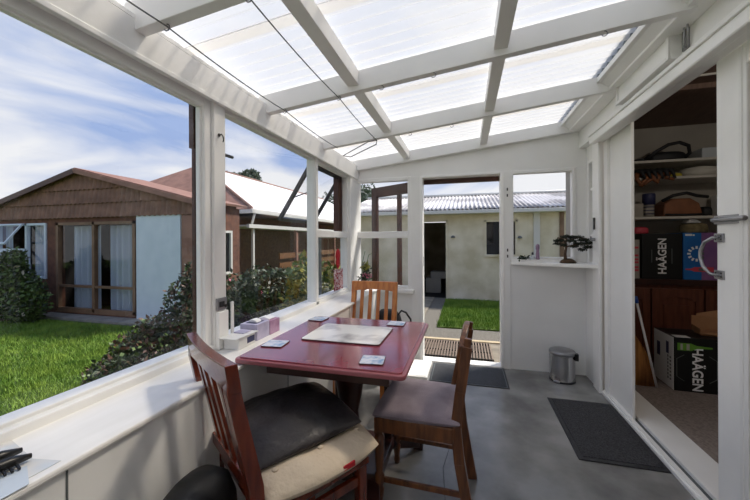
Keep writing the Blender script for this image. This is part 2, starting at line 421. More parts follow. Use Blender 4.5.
h = MB()
for z in (.32, 1.0, 1.62): h.box(-.4405,-.438,YB+.02,YB+.04,z,z+.1)
h.build('hinge', 'chrome', t3o)
h = MB()
for z in (1.1, 1.16, 1.7, 1.76): h.box(.39,.402,YB-.016,YB-.01,z,z+.028)
h.build('latch_plate', 'darkmetal', t3o, bevel=.002)
l = MB().box(-.5,.42,YB+.1,YB+.16,1.885,1.97)
structure(l.build('trim_4', 'brownpaint'), 'brown timber lintel outside the garden doorway', 'lintel')

# right-hand wall (house side)
w = MB()
w.box(1.08, 1.2, 3.2, YB, -.12, 1.05)                    # below side window
w.box(1.09, 1.2, 3.47, YB, 1.05, 2.2)
w.box(1.08, 1.2, 3.2, 3.30, 1.05, 2.2)
w.box(1.09, 1.2, 3.30, 3.47, 1.98, 2.2)
w.box(1.03, 1.16, -1.9, 4.5, 2.13, 2.62)                  # upper wall
w.box(1.12, 1.16, -1.9, .0, -.12, 2.2)
wr = structure(w.build('wall_right', 'white', bevel=.004), 'white house-side wall above the sliding doors', 'wall')
t = MB().box(1.06,1.085,3.15,3.29,.0,2.13)
o5 = structure(t.build('trim_5', 'white2', bevel=.004), 'narrow white stile with a small lock beside the corner shelf', 'door stile')
MB().box(1.048,1.056,3.215,3.245,1.36,1.46).build('lock_slot', 'darkmetal', o5, bevel=.003)
l = MB(); l.tube([(1.055,3.225,1.275),(1.03,3.225,1.275)], .014, 12); l.tube([(1.03,3.225,1.275),(1.02,3.205,1.30)], .006, 8)
l.build('lock_knob', 'chrome', o5)
w6 = window(6, 'narrow side window in the corner above the shelf', (1.14, 3.38, 1.07))
frame_x(1.085, 1.15, 3.29, 3.48, 1.05, 1.99, .022).build('window_frame', 'white2', w6, bevel=.003)
MB().box(1.12,1.126,3.31,3.46,1.07,1.97).build('glass_pane', 'glass', w6)
MB().box(1.1,1.14,3.31,3.46,1.3,1.32).box(1.1,1.14,3.31,3.46,1.72,1.74).build('glazing_bar', 'white2', w6)
t = MB().box(1.115, 1.128, 2.70, 3.16, 0, 2.13)
structure(t.build('trim_6', 'white', bevel=.004), 'wide white jamb board beside the storeroom opening', 'door jamb')
t = MB(); t.box(1.095,1.116,3.07,3.14,0,2.13); t.box(1.108,1.12,2.70,2.72,.03,2.09)
structure(t.build('trim_7', 'white2', bevel=.004), 'narrow white cover strip on the storeroom door jamb', 'door trim')
# sliding door head rail and lining
t = MB().box(.995, 1.04, -1.5, 3.16, 2.065, 2.135)
t.box(1.02, 1.10, -1.5, 3.14, 2.075, 2.095)
t8 = structure(t.build('trim_8', 'white2', bevel=.008), 'white head rail cover running above the sliding door', 'door rail')
MB().box(.985,1.03,-1.5,3.15,2.125,2.15).build('rail_bead', 'white', t8, bevel=.005)
t = MB().box(1.1, 1.135, -.0, 2.85, 2.095, 2.16)
structure(t.build('trim_9', 'white', bevel=.004), 'white lining above the storeroom opening', 'door lining')
# bottom track
t = MB().box(1.09, 1.118, -1.5, 3.17, 0, .03)
t.box(1.118, 1.15, -1.5, 3.15, 0, .012); t.box(1.15,1.165,-1.5,3.15,0,.034); t.box(1.165,1.345,-.1,3.3,0,.03)
t.box(1.076,1.092,-1.5,3.19,0,.022)
t10 = structure(t.build('trim_10', 'white2', bevel=.003), 'white threshold with the sliding door track', 'threshold')
MB().box(1.12,1.148,-1.5,3.14,.012,.014).build('track_groove', 'printgrey', t10)

# sliding glass door: near stile with handle
d = thing('door_2', (1.12, 1.3, .03), 'white sliding glass door with a D handle, half closing the storeroom', 'sliding door', kind='structure')
m_ = MB(); m_.box(1.10,1.14,1.73,1.87,.035,2.08); m_.box(1.10,1.14,.55,.66,.035,2.08); m_.box(1.10,1.14,.66,1.73,.035,.17); m_.box(1.10,1.14,.66,1.73,1.99,2.08)
m_.build('door_frame', 'white2', d, bevel=.004)
m_ = MB().box(1.092,1.15,1.715,1.732,.05,2.07); m_.box(1.097,1.145,1.695,1.717,.06,2.05); m_.build('glazing_bead', 'white', d, bevel=.003)
MB().box(1.117,1.123,.66,1.72,.16,2.0).build('glass_pane', 'glass', d)
hd = MB().tube([(1.095,1.85,1.285),(1.075,1.855,1.283),(1.062,1.885,1.262),(1.058,1.905,1.222),(1.058,1.907,1.19),(1.062,1.895,1.15),(1.075,1.87,1.118),(1.095,1.85,1.112)], .007, 10)
ho = hd.build('handle', 'chrome', d)
MB().box(1.093,1.1,1.822,1.878,1.262,1.302).box(1.093,1.1,1.822,1.878,1.096,1.136).build('handle_plate', 'chrome', ho, bevel=.002)
sc_ = MB()
for y in (1.833,1.866):
    for z in (1.275,1.29,1.108,1.124): sc_.tube([(1.0935,y,z),(1.0915,y,z)], .0035, 8)
sc_.build('screw', 'darkmetal', ho)
bo = MB().tube([(1.080,1.862,1.362),(1.080,1.68,1.362)], .011, 10); bo.box(1.089,1.0995,1.73,1.87,1.343,1.381); bo.box(1.088,1.1,1.84,1.87,1.345,1.38); bo.box(1.088,1.1,1.735,1.755,1.345,1.38)
bo.build('bolt_latch', 'chrome', d, bevel=.002)

# white panel box fixed on the upper wall, with wire hook
p = thing('wall_panel', (1.03, 2.28, 2.17), 'long shallow white panelled box fixed above the sliding door', 'wall panel')
MB().box(.982, 1.03, 1.98, 2.58, 2.17, 2.325).build('box_body', 'white2', p, bevel=.003)
frame_x(.972, .982, 1.98, 2.58, 2.17, 2.325, .022).build('face_frame', 'white', p, bevel=.003)
hk = MB().tube([(1.025,1.93,2.19),(1.01,1.93,2.2),(1.012,1.925,2.27),(1.0,1.92,2.315),(.995,1.90,2.325),(1.0,1.885,2.315),(1.012,1.90,2.26),(1.02,1.915,2.19)], .004, 8)
hk.box(1.022,1.03,1.92,1.965,2.19,2.30)
tag(hk.build('wire_hook', 'chrome'), 'bent wire hook on a small plate beside the white wall panel', 'hook')

# wall behind the photographer
w = MB().box(-1.3, 1.3, -2.0, -1.9, -.12, 2.6)
structure(w.build('wall_front', 'white'), 'white wall closing the far end of the porch', 'wall')

# ================================================================= ROOF
ce = thing('ceiling', (0, 1, 2.1), 'sloping porch roof of translucent corrugated sheets on white rafters', 'roof', kind='structure')
def sheet(y0, y1, dz):
    s = MB(); ny = int((y1-y0)/.0078)
    def fn(u, v):
        x = -1.42 + u*(.90+1.42); y = y0 + v*(y1-y0)
        return (x, y, zroof(x)+.122+dz+.015*math.sin(2*PI*y/.078))
    s.grid(fn, 6, ny); return s
ys = [-2.0,-1.2,-.42,.42,1.27,2.13,2.99,3.8]
for i in range(len(ys)-1):
    sheet(ys[i]-(.03 if i else 0), ys[i+1]+.03, .004*(i%2)).build('roof_sheet', 'roof', ce)
for y in (-1.6,-.75,.10,.955,1.775,2.6,3.49):
    r = MB().prism([(-1.2,zroof(-1.2)-.012),(.97,zroof(.97)-.012),(.97,zroof(.97)+.1),(-1.2,zroof(-1.2)+.1)], 'y', y-.023, y+.023)
    r.build('rafter', 'white', ce, bevel=.003)
yy = [-1.6,-.75,.10,.955,1.775,2.6,3.49]
for x in (-.60, .17):
    for a, b in zip(yy[:-1], yy[1:]):
        MB().box(x-.033, x+.033, a+.022, b-.022, zroof(x)+.02, zroof(x)+.1).build('purlin', 'white', ce, bevel=.002)
# side plates carrying the sheets
MB().prism([(.86,2.335),(.885,2.335),(.93,2.3),(1.03,2.3),(1.03,2.36),(.93,2.36),(.885,2.372),(.86,2.372)], 'y', -1.9, YB).build('ledger_board', 'white', ce, bevel=.004)
MB().box(.93,1.03,-1.9,YB,2.285,2.302).build('ledger_trim', 'white2', ce, bevel=.004)
MB().box(.878,.90,-1.9,YB,2.35,2.45).box(.90,1.03,-1.9,YB,2.40,2.45).build('dark_gap_strip', 'printgrey', ce)  # dark strip put in for the shaded gap below the sheet ends
MB().box(.90,1.03,-1.9,3.8,2.445,2.46).build('flashing', 'printgrey', ce)
MB().box(-1.23,-1.15,-1.9,YB,2.085,2.10).build('wall_plate_cap', 'white2', ce)

# wires strung under the rafters, hooks
def sag(a, b, k, n=10):
    a = Vector(a); b = Vector(b); return [a.lerp(b, i/n) - Vector((0,0,k*4*(i/n)*(1-i/n))) for i in range(n+1)]
cl = thing('clothes_line', (-.86, 1.6, 2.0), 'thin wire clothes line hooked under the white rafters', 'clothes line')
yr = [-.75,.10,.955,1.775,2.6]
for x in (-1.03,-.69):
    pts = []
    for a, b in zip(yr[:-1], yr[1:]): pts += sag((x,a,zroof(x)-.02),(x,b,zroof(x)-.02), .012, 8)[:-1]
    pts.append(Vector((x,yr[-1],zroof(x)-.02)))
    if x > -.9: pts.append(Vector((-.70,2.52,zroof(-.7)-.02)))
    MB().tube(pts, .0028, 6).build('line_wire', 'wire', cl)
MB().tube([(-1.05,2.78,2.03),(-1.0,2.84,2.03),(-.70,2.62,2.06),(-.67,2.52,2.06),(-.74,2.52,2.055),(-1.05,2.78,2.03)], .004, 6).build('wire_loop', 'wire', cl)
def hook(x, y, g, lab):
    z = zroof(x)
    h = MB().tube([(x,y,z+.004),(x,y,z-.012)]+[(x+.012*math.sin(t), y, z-.024+.012*math.cos(t)) for t in np.linspace(0,4.3,9)], .0022, 6)
    return tag(h.build('cup_hook', 'wire'), lab, 'hook', group=g)
for x, y, lab in ((-1.03,.955,'cup hook carrying the wire near the window wall, on the first rafter'), (-.69,.955,'cup hook carrying the second wire on the first rafter'),
                  (-1.03,1.76,'cup hook carrying the wire near the window wall, on the middle rafter'), (-.69,1.76,'cup hook carrying the second wire on the middle rafter'),
                  (-.44,1.76,'empty cup hook under the middle rafter, nearer the clothes line'), (-.16,1.76,'empty cup hook under the middle rafter, next to the second purlin'),
                  (.62,1.76,'empty cup hook under the middle rafter, towards the house wall'),
                  (-.42,2.6,'empty cup hook under the far rafter, nearer the clothes line'), (-.1,2.6,'empty cup hook under the far rafter, in the middle bay')):
    hook(x, y, 'small hooks under the rafters', lab)

# ================================================================= POST FITTINGS
h = MB().tube([(-1.17,1.378,1.80),(-1.155,1.378,1.803),(-1.148,1.382,1.79),(-1.15,1.387,1.775),(-1.155,1.389,1.768)], .003, 8); h.tube([(-1.171,1.378,1.80),(-1.166,1.378,1.80)], .008, 10)
tag(h.build('coat_hook', 'darkmetal'), 'small dark hook screwed high on the white window post', 'hook')
t = thing('cable_cover', (-1.165, 1.40, .75), 'white cable cover with a metal socket on the window post', 'cable cover')
MB().box(-1.17,-1.15,1.35,1.418,.752,.935).build('cover_panel', 'white2', t, bevel=.004)
MB().box(-1.172,-1.158,1.35,1.416,.94,1.0).build('socket_plate', 'chrome', t, bevel=.003)
MB().box(-1.160,-1.154,1.362,1.395,.955,.982).box(-1.160,-1.154,1.398,1.411,.95,.965).build('socket_slot', 'black', t, bevel=.002)
t = MB().box(-1.176,-1.166,1.462,1.478,.755,.965)
tag(t.build('white_batten', 'white2', bevel=.002), 'short white strip standing on the sill against the post', 'strip')
h = MB().tube([(-1.235,1.462,1.745),(-1.262,1.49,1.745),(-1.268,1.60,1.75)], .009, 8)
tag(h.build('awning_stay', 'darkmetal'), 'short dark metal stay outside the pane beside the post', 'window stay')

# ================================================================= CORNER SHELF + things
sh = MB().prism([(.43,3.53),(.43,3.50),(1.06,3.18),(1.09,3.18),(1.09,3.53)], 'z', 1.03, 1.062)
tag(sh.build('corner_shelf', 'sillwhite', bevel=.005), 'white triangular shelf in the corner under the two windows', 'shelf')
SZ = 1.062
b = thing('bonsai_tree', (.86, 3.33, SZ), 'dark bonsai tree with a flat spreading crown on the corner shelf', 'bonsai')
MB().lathe([(.055,0),(.062,.006),(.052,.02),(.03,.032),(.01,.036)], (.865,3.35,SZ), 20, 1., .7).build('root_mound', 'moss', b)
tr = MB().tube([(.845,3.34,SZ+.03),(.842,3.34,SZ+.07),(.85,3.34,SZ+.12),(.845,3.34,SZ+.16),(.855,3.34,SZ+.185)], [.014,.010,.009,.008,.005], 8)
for q in ([(.847,3.34,SZ+.12),(.90,3.33,SZ+.135),(.96,3.33,SZ+.14),(1.02,3.33,SZ+.14)], [(.85,3.34,SZ+.15),(.82,3.35,SZ+.18),(.79,3.35,SZ+.19)], [(.85,3.34,SZ+.16),(.92,3.32,SZ+.19),(.99,3.32,SZ+.18)], [(.85,3.34,SZ+.12),(.84,3.36,SZ+.14)]):
    tr.tube(q, [.006,.005,.004,.003][:len(q)], 6)
tr.build('trunk', 'bark', b)
bl = [(.80,3.345,SZ+.168,.04,.035,.009),(.785,3.34,SZ+.145,.032,.03,.007),(.85,3.35,SZ+.195,.045,.04,.009),(.92,3.34,SZ+.192,.05,.045,.010),(.975,3.33,SZ+.172,.045,.04,.009),(1.01,3.33,SZ+.15,.035,.03,.009),
      (.88,3.33,SZ+.165,.045,.045,.008),(.94,3.33,SZ+.145,.045,.04,.009),(1.0,3.33,SZ+.122,.04,.03,.009),(.90,3.33,SZ+.125,.035,.03,.006),(.96,3.33,SZ+.102,.035,.03,.006),(.83,3.34,SZ+.135,.03,.03,.006)]
leaves_mesh('crown', 'bonsaileaf', b, bl, 3400, .014, .4, .2, .1)
b.scale=(1.12,1.12,1.22); b.location.x += .02
b = thing('glass_bottle', (.62, 3.505, 1.085), 'small clear bottle with a black cap on the window ledge', 'bottle')
MB().lathe([(.017,0),(.018,.004),(.018,.03),(.008,.04),(.007,.046)], (.62,3.507,1.085), 16).build('bottle_body', 'clearplastic', b)
MB().lathe([(.009,0),(.009,.02),(.007,.024)], (.62,3.507,1.13), 12).build('bottle_cap', 'black', b)
b = thing('leafy_sprig', (.54, 3.505, 1.085), 'small dark green leafy sprig lying beside the clear bottle', 'plant')
leaves_mesh('sprig_leaves', 'leafdark', b, [(.55,3.507,1.10,.035,.016,.014),(.52,3.507,1.095,.03,.014,.008)], 90, .03, .4, .3, .1)
b = MB().lathe([(.016,0),(.018,.01),(.016,.06),(.012,.085),(.018,.1),(.018,.13),(.012,.145),(.002,.15)], (.665,3.507,1.085), 16)
tag(b.build('mauve_bottle', 'purple'), 'tall slender mauve bottle on the window ledge behind the clear one', 'bottle')

# pedal bin
b = thing('pedal_bin', (.838, 3.37, 0), 'small round chrome pedal bin in the corner on the floor', 'bin')
MB().lathe([(.104,0),(.106,.012),(.104,.018),(.104,.235),(.107,.24)], (.838,3.37,0), 36).build('bin_body', 'steel', b)
MB().lathe([(.108,.24),(.109,.262),(.10,.272),(.06,.284),(.005,.288)], (.838,3.37,0), 36).build('bin_lid', 'chrome', b)
MB().lathe([(.107,0),(.108,.014),(.105,.016)], (.838,3.37,0), 36).build('base_ring', 'rubber', b)
MB().prism([(.74,3.275),(.79,3.255),(.80,3.28),(.76,3.30)], 'z', .008, .02).build('pedal', 'chrome', b, bevel=.003)
MB().box(.925,.955,3.30,3.34,.20,.262).build('lid_hinge', 'black', b, bevel=.004)

# ================================================================= MATS
def mat_obj(name, x0, x1, y0, y1, edge, label, me, mi, t=.008):
    o = thing(name, ((x0+x1)/2,(y0+y1)/2,0), label, 'doormat')
    MB().box(x0,x1,y0,y1,0.0005,t*.7).build('border', me, o, bevel=.002)
    MB().box(x0+edge,x1-edge,y0+edge,y1-edge,.001,t).build('pile', mi, o, bevel=.001)
    return o
dm = mat_obj('doormat', .625, 1.072, 2.17, 2.95, .028, 'charcoal carpet doormat with black edging before the storeroom', 'rubber', 'carpetmat', .011)
lt = MB()
for a, b_ in (((.80,2.50),(.815,2.47)),((.815,2.47),(.83,2.50)),((.83,2.50),(.845,2.47)),((.85,2.47),(.86,2.51)),((.86,2.51),(.87,2.47)),((.88,2.51),(.88,2.47)),((.895,2.51),(.90,2.48)),((.905,2.51),(.91,2.47))):
    lt.bar((a[0],a[1],.0112),(b_[0],b_[1],.0112),.004,.0015)
lt.build('woven_mark', 'black', dm)
dm = mat_obj('rubber_doormat', -.33, .355, 3.04, 3.495, .028, 'smooth dark rubber mat just inside the garden doorway', 'rubber', 'rubber', .008)
MB().box(-.33+.012,.355-.012,3.04+.012,3.495-.012,.004,.0065).build('edge_line', 'printgrey', dm)
MB().box(-.33+.02,.355-.02,3.04+.02,3.495-.02,.004,.0072).build('rubber_field', 'rubber', dm)
o = thing('floor_tray', (-.44, 3.24, 0), 'low white tray on the floor beside the rubber doormat', 'tray')
MB().box(-.545,-.345,3.03,3.46,0,.035).build('tray_body', 'sillwhite', o, bevel=.008)
MB().box(-.53,-.36,3.045,3.445,.035,.038).build('tray_top', 'white2', o, bevel=.003)

# ================================================================= TABLE
TX0,TX1,TY0,TY1,TZ = -.968,-.22,1.215,2.035,.78
tb = thing('dining_table', ((TX0+TX1)/2, (TY0+TY1)/2, 0), 'red mahogany table with a glossy top against the window sill', 'table')
def rrect(x0,x1,y0,y1,r,n=5):
    P = []
    for cx,cy,a0 in ((x1-r,y1-r,0),(x0+r,y1-r,90),(x0+r,y0+r,180),(x1-r,y0+r,270)):
        for i in range(n+1):
            a = math.radians(a0+90*i/n); P.append((cx+r*math.cos(a), cy+r*math.sin(a)))
    return P
MB().prism(rrect(TX0+.014,TX1-.014,TY0+.014,TY1-.014,.02), 'z', TZ-.026, TZ).build('tabletop', 'tabletop', tb, bevel=.003)
MB().prism(rrect(TX0,TX1,TY0,TY1,.025), 'z', TZ-.026, TZ-.006).build('table_edge', 'tableedge', tb, bevel=.005)
MB().box(-.86,-.30,1.30,1.95,TZ-.09,TZ-.026).build('apron', 'darkleg', tb, bevel=.004)
v = MB()
prof = [(.036,.16),(.05,.2),(.052,.28),(.045,.36),(.04,.42),(.055,.5),(.064,.57),(.058,.63),(.05,.69)]
v.lathe(prof, (-.575,1.60,0), 20, 1.15, .7)
v.build('vase_column', 'darkleg', tb)
for (x,y) in ((-.70,1.78),(-.43,1.84)):
    MB().box(x-.02,x+.02,y-.02,y+.02,.14,.69).build('column', 'darkleg', tb, bevel=.004)
MB().box(-.74,-.40,1.52,1.88,.11,.165).build('base_block', 'darkleg', tb, bevel=.006)
for (ax,ay,bx,by) in ((-.46,1.60,-.36,1.30),(-.46,1.82,-.29,2.05),(-.68,1.60,-.84,1.34),(-.68,1.82,-.86,2.05)):
    a = Vector((ax,ay,.14)); b_ = Vector((bx,by,.035)); m_ = MB(); m_.bar(a, b_, .06, .05); m_.box(bx-.03,bx+.03,by-.03,by+.03,0,.055)
    m_.build('foot', 'darkleg', tb, bevel=.006)

def flatboard(name, pts, z, t, mtop, label, cat, r=.015, group=None, rz=0.):
    x0,x1,y0,y1 = pts
    o = thing(name, ((x0+x1)/2,(y0+y1)/2,z), label, cat, rz, group)
    hx,hy = (x1-x0)/2,(y1-y0)/2
    a = LM().prism(rrect(-hx,hx,-hy,hy,r), 'z', 0, t*.8); a.build('backing', 'matback', o)
    a = LM().prism(rrect(-hx+.002,hx-.002,-hy+.002,hy-.002,r), 'z', t*.8, t); a.build('picture_face', mtop, o)
    return o
flatboard('placemat', (-.805,-.395,1.51,1.83), TZ, .008, 'marble', 'large pale patterned placemat in the middle of the red table', 'placemat', .02)
G = 'square picture coasters on the table'
flatboard('coaster', (-.94,-.835,1.37,1.47), TZ, .006, 'coaster', 'square coaster nearest the tissue boxes, next to the sill', 'coaster', .008, G, .1)
flatboard('coaster', (-.95,-.85,1.885,1.985), TZ, .006, 'coaster', 'square coaster at the table corner between far chair and sill', 'coaster', .008, G, -.1)
flatboard('coaster', (-.425,-.325,1.275,1.375), TZ, .006, 'coaster', 'square coaster near the table edge above the mauve seat', 'coaster', .008, G, .12)
flatboard('coaster', (-.45,-.35,1.89,1.99), TZ, .006, 'coaster', 'square coaster at the table corner nearest the garden doorway', 'coaster', .008, G, 0)

# ================================================================= CHAIRS
def slat_chair(loc, rz, label, wood, wtop=.43, H=.93, group='slat-backed dining chairs'):
    o = thing('dining_chair', loc, label, 'chair', rz, group)
    hw = wtop/2-.02
    for s_ in (-1,1):
        l = LM().prism([(-.165,0),(-.21,0),(-.235,.42),(-.243,.55),(-.303,H-.085),(-.303,H-.02),(-.270,H-.02),(-.262,H-.085),(-.197,.55),(-.187,.42)], 'x', s_*hw-.019, s_*hw+.019)
        l.build('rear_leg', wood, o, bevel=.004)
        LM().bar((s_*.19,.2,0), (s_*.19,.2,.42), .036, .036).build('front_leg', wood, o, bevel=.004)
        LM().bar((s_*.19,-.17,.36), (s_*.19,.19,.36), .02, .035).build('side_rail', wood, o, bevel=.003)
        LM().bar((s_*.19,-.17,.18), (s_*.19,.19,.18), .018, .03).build('side_stretcher', wood, o, bevel=.003)
    LM().bar((-.17,.2,.38), (.17,.2,.38), .02, .05).build('front_rail', wood, o, bevel=.003)
    # curved crest rail
    n = 12; cr = LM(); T = .036
    def cy(t): return -.285 - .014*(1-(2*t-1)**2)
    vs = []; fs = []
    for i in range(n+1):
        t = i/n; x = -wtop/2 + wtop*t; arch = 0
        zb = H-.085 + .02*(1-(2*t-1)**2)
        vs += [(x,cy(t)-T/2+.006,zb),(x,cy(t)+T/2+.006,zb),(x,cy(t)+T/2-.006,H+.0),(x,cy(t)-T/2-.006,H+.0)]
    for i in range(n):
        for k in range(4): fs.append((4*i+k,4*i+(k+1)%4,4*i+4+(k+1)%4,4*i+4+k))
    fs += [(0,1,2,3),(4*n,4*n+1,4*n+2,4*n+3)]
    cr.add(vs, fs); cr.build('crest_rail', wood, o, bevel=.003)
    LM().bar((-hw,-.222,.53), (hw,-.222,.53), .022, .04).build('lower_back_rail', wood, o, bevel=.003)
    for k in range(4):
        t = (k+1)/5; x = (-hw)+2*hw*t; tt = (x+wtop/2)/wtop
        LM().bar((x,-.222,.54), (x,cy(tt)+.003,H-.07), .030, .011, up=(0,1,0)).build('back_slat', wood, o, bevel=.002)
    se = LM().prism([(-wtop/2+.005,-.2),(wtop/2-.005,-.2),(.218,.225),(-.218,.225)], 'z', .42, .45)
    se.build('seat', wood, o, bevel=.008)
    return o
ch1 = slat_chair((-.666,1.162,0), math.radians(-33.4), 'dark mahogany slat-backed chair with beige and black cushions, back towards us', 'mahogany', wtop=.455)
ch2 = slat_chair((-.757,2.46,0), PI, 'honey-coloured slat-backed chair facing us at the far side of the table', 'litwood', wtop=.40, H=.925)

# mauve upholstered chair, side-on
o = thing('dining_chair', (-.222,1.705,0), 'dark brown chair with a mauve-grey padded seat, seen side-on', 'chair', math.radians(88))
wd = 'brownwood'
for s_ in (-1,1):
    pts = [(s_*.165,-.245,0),(s_*.167,-.195,.28),(s_*.168,-.18,.44),(s_*.165,-.20,.60),(s_*.16,-.23,.80),(s_*.16,-.236,.84)]
    l = LM()
    for i,(a,b_) in enumerate(zip(pts[:-1],pts[1:])):
        l.bar(a, (b_[0],b_[1],b_[2]+(.004 if i<4 else 0)), .030 if i<4 else .022, .046 if i<4 else .032, up=(0,1,0))
    l.build('rear_leg', wd, o, bevel=.004)
    l = LM()
    l.lathe([(.015,0),(.018,.02),(.014,.04),(.02,.07),(.022,.10),(.016,.115),(.024,.13),(.024,.165),(.015,.18),(.019,.21),(.023,.30),(.025,.345),(.017,.36),(.02,.37)], (s_*.175,.175,0), 14)
    l.box(s_*.175-.02,s_*.175+.02,.155,.195,.365,.44)
    l.build('front_leg', wd, o)
    LM().bar((s_*.185,-.17,.41),(s_*.185,.18,.41),.022,.07).build('side_rail', wd, o, bevel=.004)
    LM().bar((s_*.17,-.21,.145),(s_*.175,.175,.145),.016,.024).build('side_stretcher', wd, o, bevel=.003)
LM().bar((-.17,.178,.41),(.17,.178,.41),.022,.07).build('front_rail', wd, o, bevel=.004)
LM().bar((-.165,-.178,.41),(.165,-.178,.41),.022,.07).build('rear_rail', wd, o, bevel=.004)
# curved back panel with arched top
n=12; pn = LM(); vs=[]; fs=[]
for i in range(n+1):
    t = i/n; q = 1-(2*t-1)**2; x = -.15+.30*t
    y0 = -.168-.022*q; zt = .80+.075*q**.7
    vs += [(x,y0+.012,.62),(x,y0-.010,.62),(x,y0-.048,zt),(x,y0-.026,zt)]
for i in range(n):
    for k in range(4): fs.append((4*i+k,4*i+(k+1)%4,4*i+4+(k+1)%4,4*i+4+k))
fs += [(0,1,2,3),(4*n,4*n+1,4*n+2,4*n+3)]
pn.add(vs, fs); pn.build('back_panel', wd, o, bevel=.005)
def pad(W0, W1, D, H, ztop, n=14, e=3.5):
    g = LM()
    def shape(u, v, sgn):
        a = math.sin(PI/2*(2*u-1)); b_ = math.sin(PI/2*(2*v-1))
        w_ = W0 + (W1-W0)*v
        k = max(0., (1-abs(a)**e))*max(0., (1-abs(b_)**e))
        r = k**.35
        return (a*w_/2, b_*D/2, ztop-H/2 + sgn*H/2*r)
    g.grid(lambda u,v: shape(u,v,1), n, n); g.grid(lambda u,v: shape(u,v,-1), n, n)
    return g
ps = pad(.38,.43,.40,.075,.50); ps.build('padded_seat', 'greyfab', o)

# cushions on the dark chair
def cushion(name, m, loc, rz, W, D, H, label, tilt=(0,0), n=22, wr=.004, sag_=0., seed=1, ee=2.6, rc=.08):
    o = thing(name, loc, label, 'cushion', rz)
    rr = np.random.default_rng(seed); ph = rr.random(6)*6
    g = LM()
    def shape(u, v, sgn):
        a = math.sin(PI/2*(2*u-1)); b_ = math.sin(PI/2*(2*v-1))
        x = a*W/2*math.sqrt(1-rc*b_*b_); y = b_*D/2*math.sqrt(1-rc*a*a)
        pass
        k = max(0.,(1-abs(a)**ee))*max(0.,(1-abs(b_)**ee)); r = k**.5
        wv = wr*(math.sin(9*x/W*2+ph[0]+3*b_)+math.sin(13*y/D*2+ph[1]-2*a))*r
        z = sgn*H/2*r + (wv if sgn>0 else 0) + tilt[0]*x + tilt[1]*y - sag_*(abs(a)**3+abs(b_)**3)*.5
        return (x, y, z+H/2)
    g.grid(lambda u,v: shape(u,v,1), n, n); g.grid(lambda u,v: shape(u,v,-1), n, n)
    g.build('cushion_cover', m, o)
    return o, shape
ca, sh_ = cushion('seat_cushion', 'beige', (-.637,1.18,.447), math.radians(-33.4), .52, .49, .10, 'beige padded seat cushion lying on the dark slat-backed chair', wr=.003, seed=3, ee=4, rc=.22)
for (a,b_) in ((.42,.0),(-.42,0),(.42,-.5),(.42,.5),(-.42,.5),(0,.5)):
    p_ = sh_((a+1)/2,(b_+1)/2,1); LM().lathe([(.012,-.002),(.01,.004),(.003,.006)], (p_[0],p_[1],p_[2]), 10).build('tuft_button', 'beige', ca)
rd = LM(); rd.prism([(.252,.03),(.2585,.03),(.2585,.08),(.252,.08)],'z',.045,.062); rd.build('red_piping', 'red', ca)
cushion('black_cushion', 'blackfab', (-.69,1.205,.528), math.radians(-38), .43, .44, .095, 'black plush cushion on top of the beige seat cushion', tilt=(-.04,.06), wr=.004, sag_=.012, seed=5)

# backpack on the floor beside the dark chair, and bag behind the far chair
def rounded(cx, cy, z0, rx, ry, h, e=2.6, n=20, lean=(0,0)):
    m_ = MB()
    prof = [(0.02,0),(.8,.01),(.97,.08),(1,.3),(.99,.6),(.93,.8),(.78,.92),(.5,.985),(.05,1.0)]
    vs=[];fs=[]
    for r,z in prof:
        for k in range(n):
            a=2*PI*k/n; c_,s_=math.cos(a),math.sin(a)
            x=abs(c_)**(2/e)*(1 if c_>0 else -1)*rx*r; y=abs(s_)**(2/e)*(1 if s_>0 else -1)*ry*r
            vs.append((cx+x+lean[0]*z,cy+y+lean[1]*z,z0+z*h))
    for i in range(len(prof)-1):
        for k in range(n): fs.append((i*n+k,i*n+(k+1)%n,(i+1)*n+(k+1)%n,(i+1)*n+k))
    fs += [tuple(range(n))[::-1], tuple(range((len(prof)-1)*n,len(prof)*n))]
    return m_.add(vs,fs,True)
o = thing('backpack', (-.83,.88,0), 'black backpack standing on the floor between the dark chair and wall', 'bag')
rounded(-.825,.86,0,.095,.15,.535).build('bag_body','blacksoft',o)
rounded(-.735,.86,0.03,.04,.11,.28).build('front_pocket','blacksoft',o)
o = thing('black_bag', (-.66,3.0,0), 'black bag with a loop handle on the floor behind the honey-coloured chair', 'bag')
rounded(-.70,3.02,0,.14,.09,.64).build('bag_body','blacksoft',o)
MB().tube([(-.60,3.02,.50),(-.60,3.0,.60),(-.57,2.99,.635),(-.53,2.99,.62),(-.49,3.0,.56),(-.485,3.02,.5),(-.56,3.02,.42)], .009, 8).build('bag_handle','black',o)

# ================================================================= THINGS ON THE LONG SILL
SL = .75
o = thing('tissue_box', (-1.115,1.58,SL), 'lavender tissue box with a tissue showing, on the sill by the table', 'box')
MB().box(-1.17,-1.065,1.53,1.645,SL,SL+.085).build('carton','lavender',o,bevel=.002)
MB().box(-1.15,-1.085,1.55,1.625,SL+.085,SL+.0865).build('top_opening','navyprint',o)
MB().prism([(-1.145,SL+.086),(-1.09,SL+.086),(-1.10,SL+.098),(-1.12,SL+.103),(-1.14,SL+.098)],'y',1.565,1.61).build('tissue','tissue',o,bevel=.004)
o = thing('tissue_box', (-1.115,1.70,SL), 'pink and lilac tissue box touching the lavender one on the sill', 'box')
MB().box(-1.17,-1.062,1.647,1.745,SL,SL+.078).build('carton','pinkcard',o,bevel=.002)
MB().prism([(-1.15,SL+.078),(-1.08,SL+.078),(-1.075,SL+.086),(-1.11,SL+.095),(-1.145,SL+.09)],'y',1.66,1.725).build('tissue','tissue',o,bevel=.004)
o = thing('card_carton', (-1.11,1.43,SL), 'small white open carton with a blue label beside the tissue boxes', 'box')
MB().box(-1.145,-1.06,1.375,1.505,SL,SL+.055).build('carton','boxwhite',o,bevel=.003)
MB().box(-1.0605,-1.0592,1.44,1.50,SL+.015,SL+.045).build('blue_label','navyprint',o)
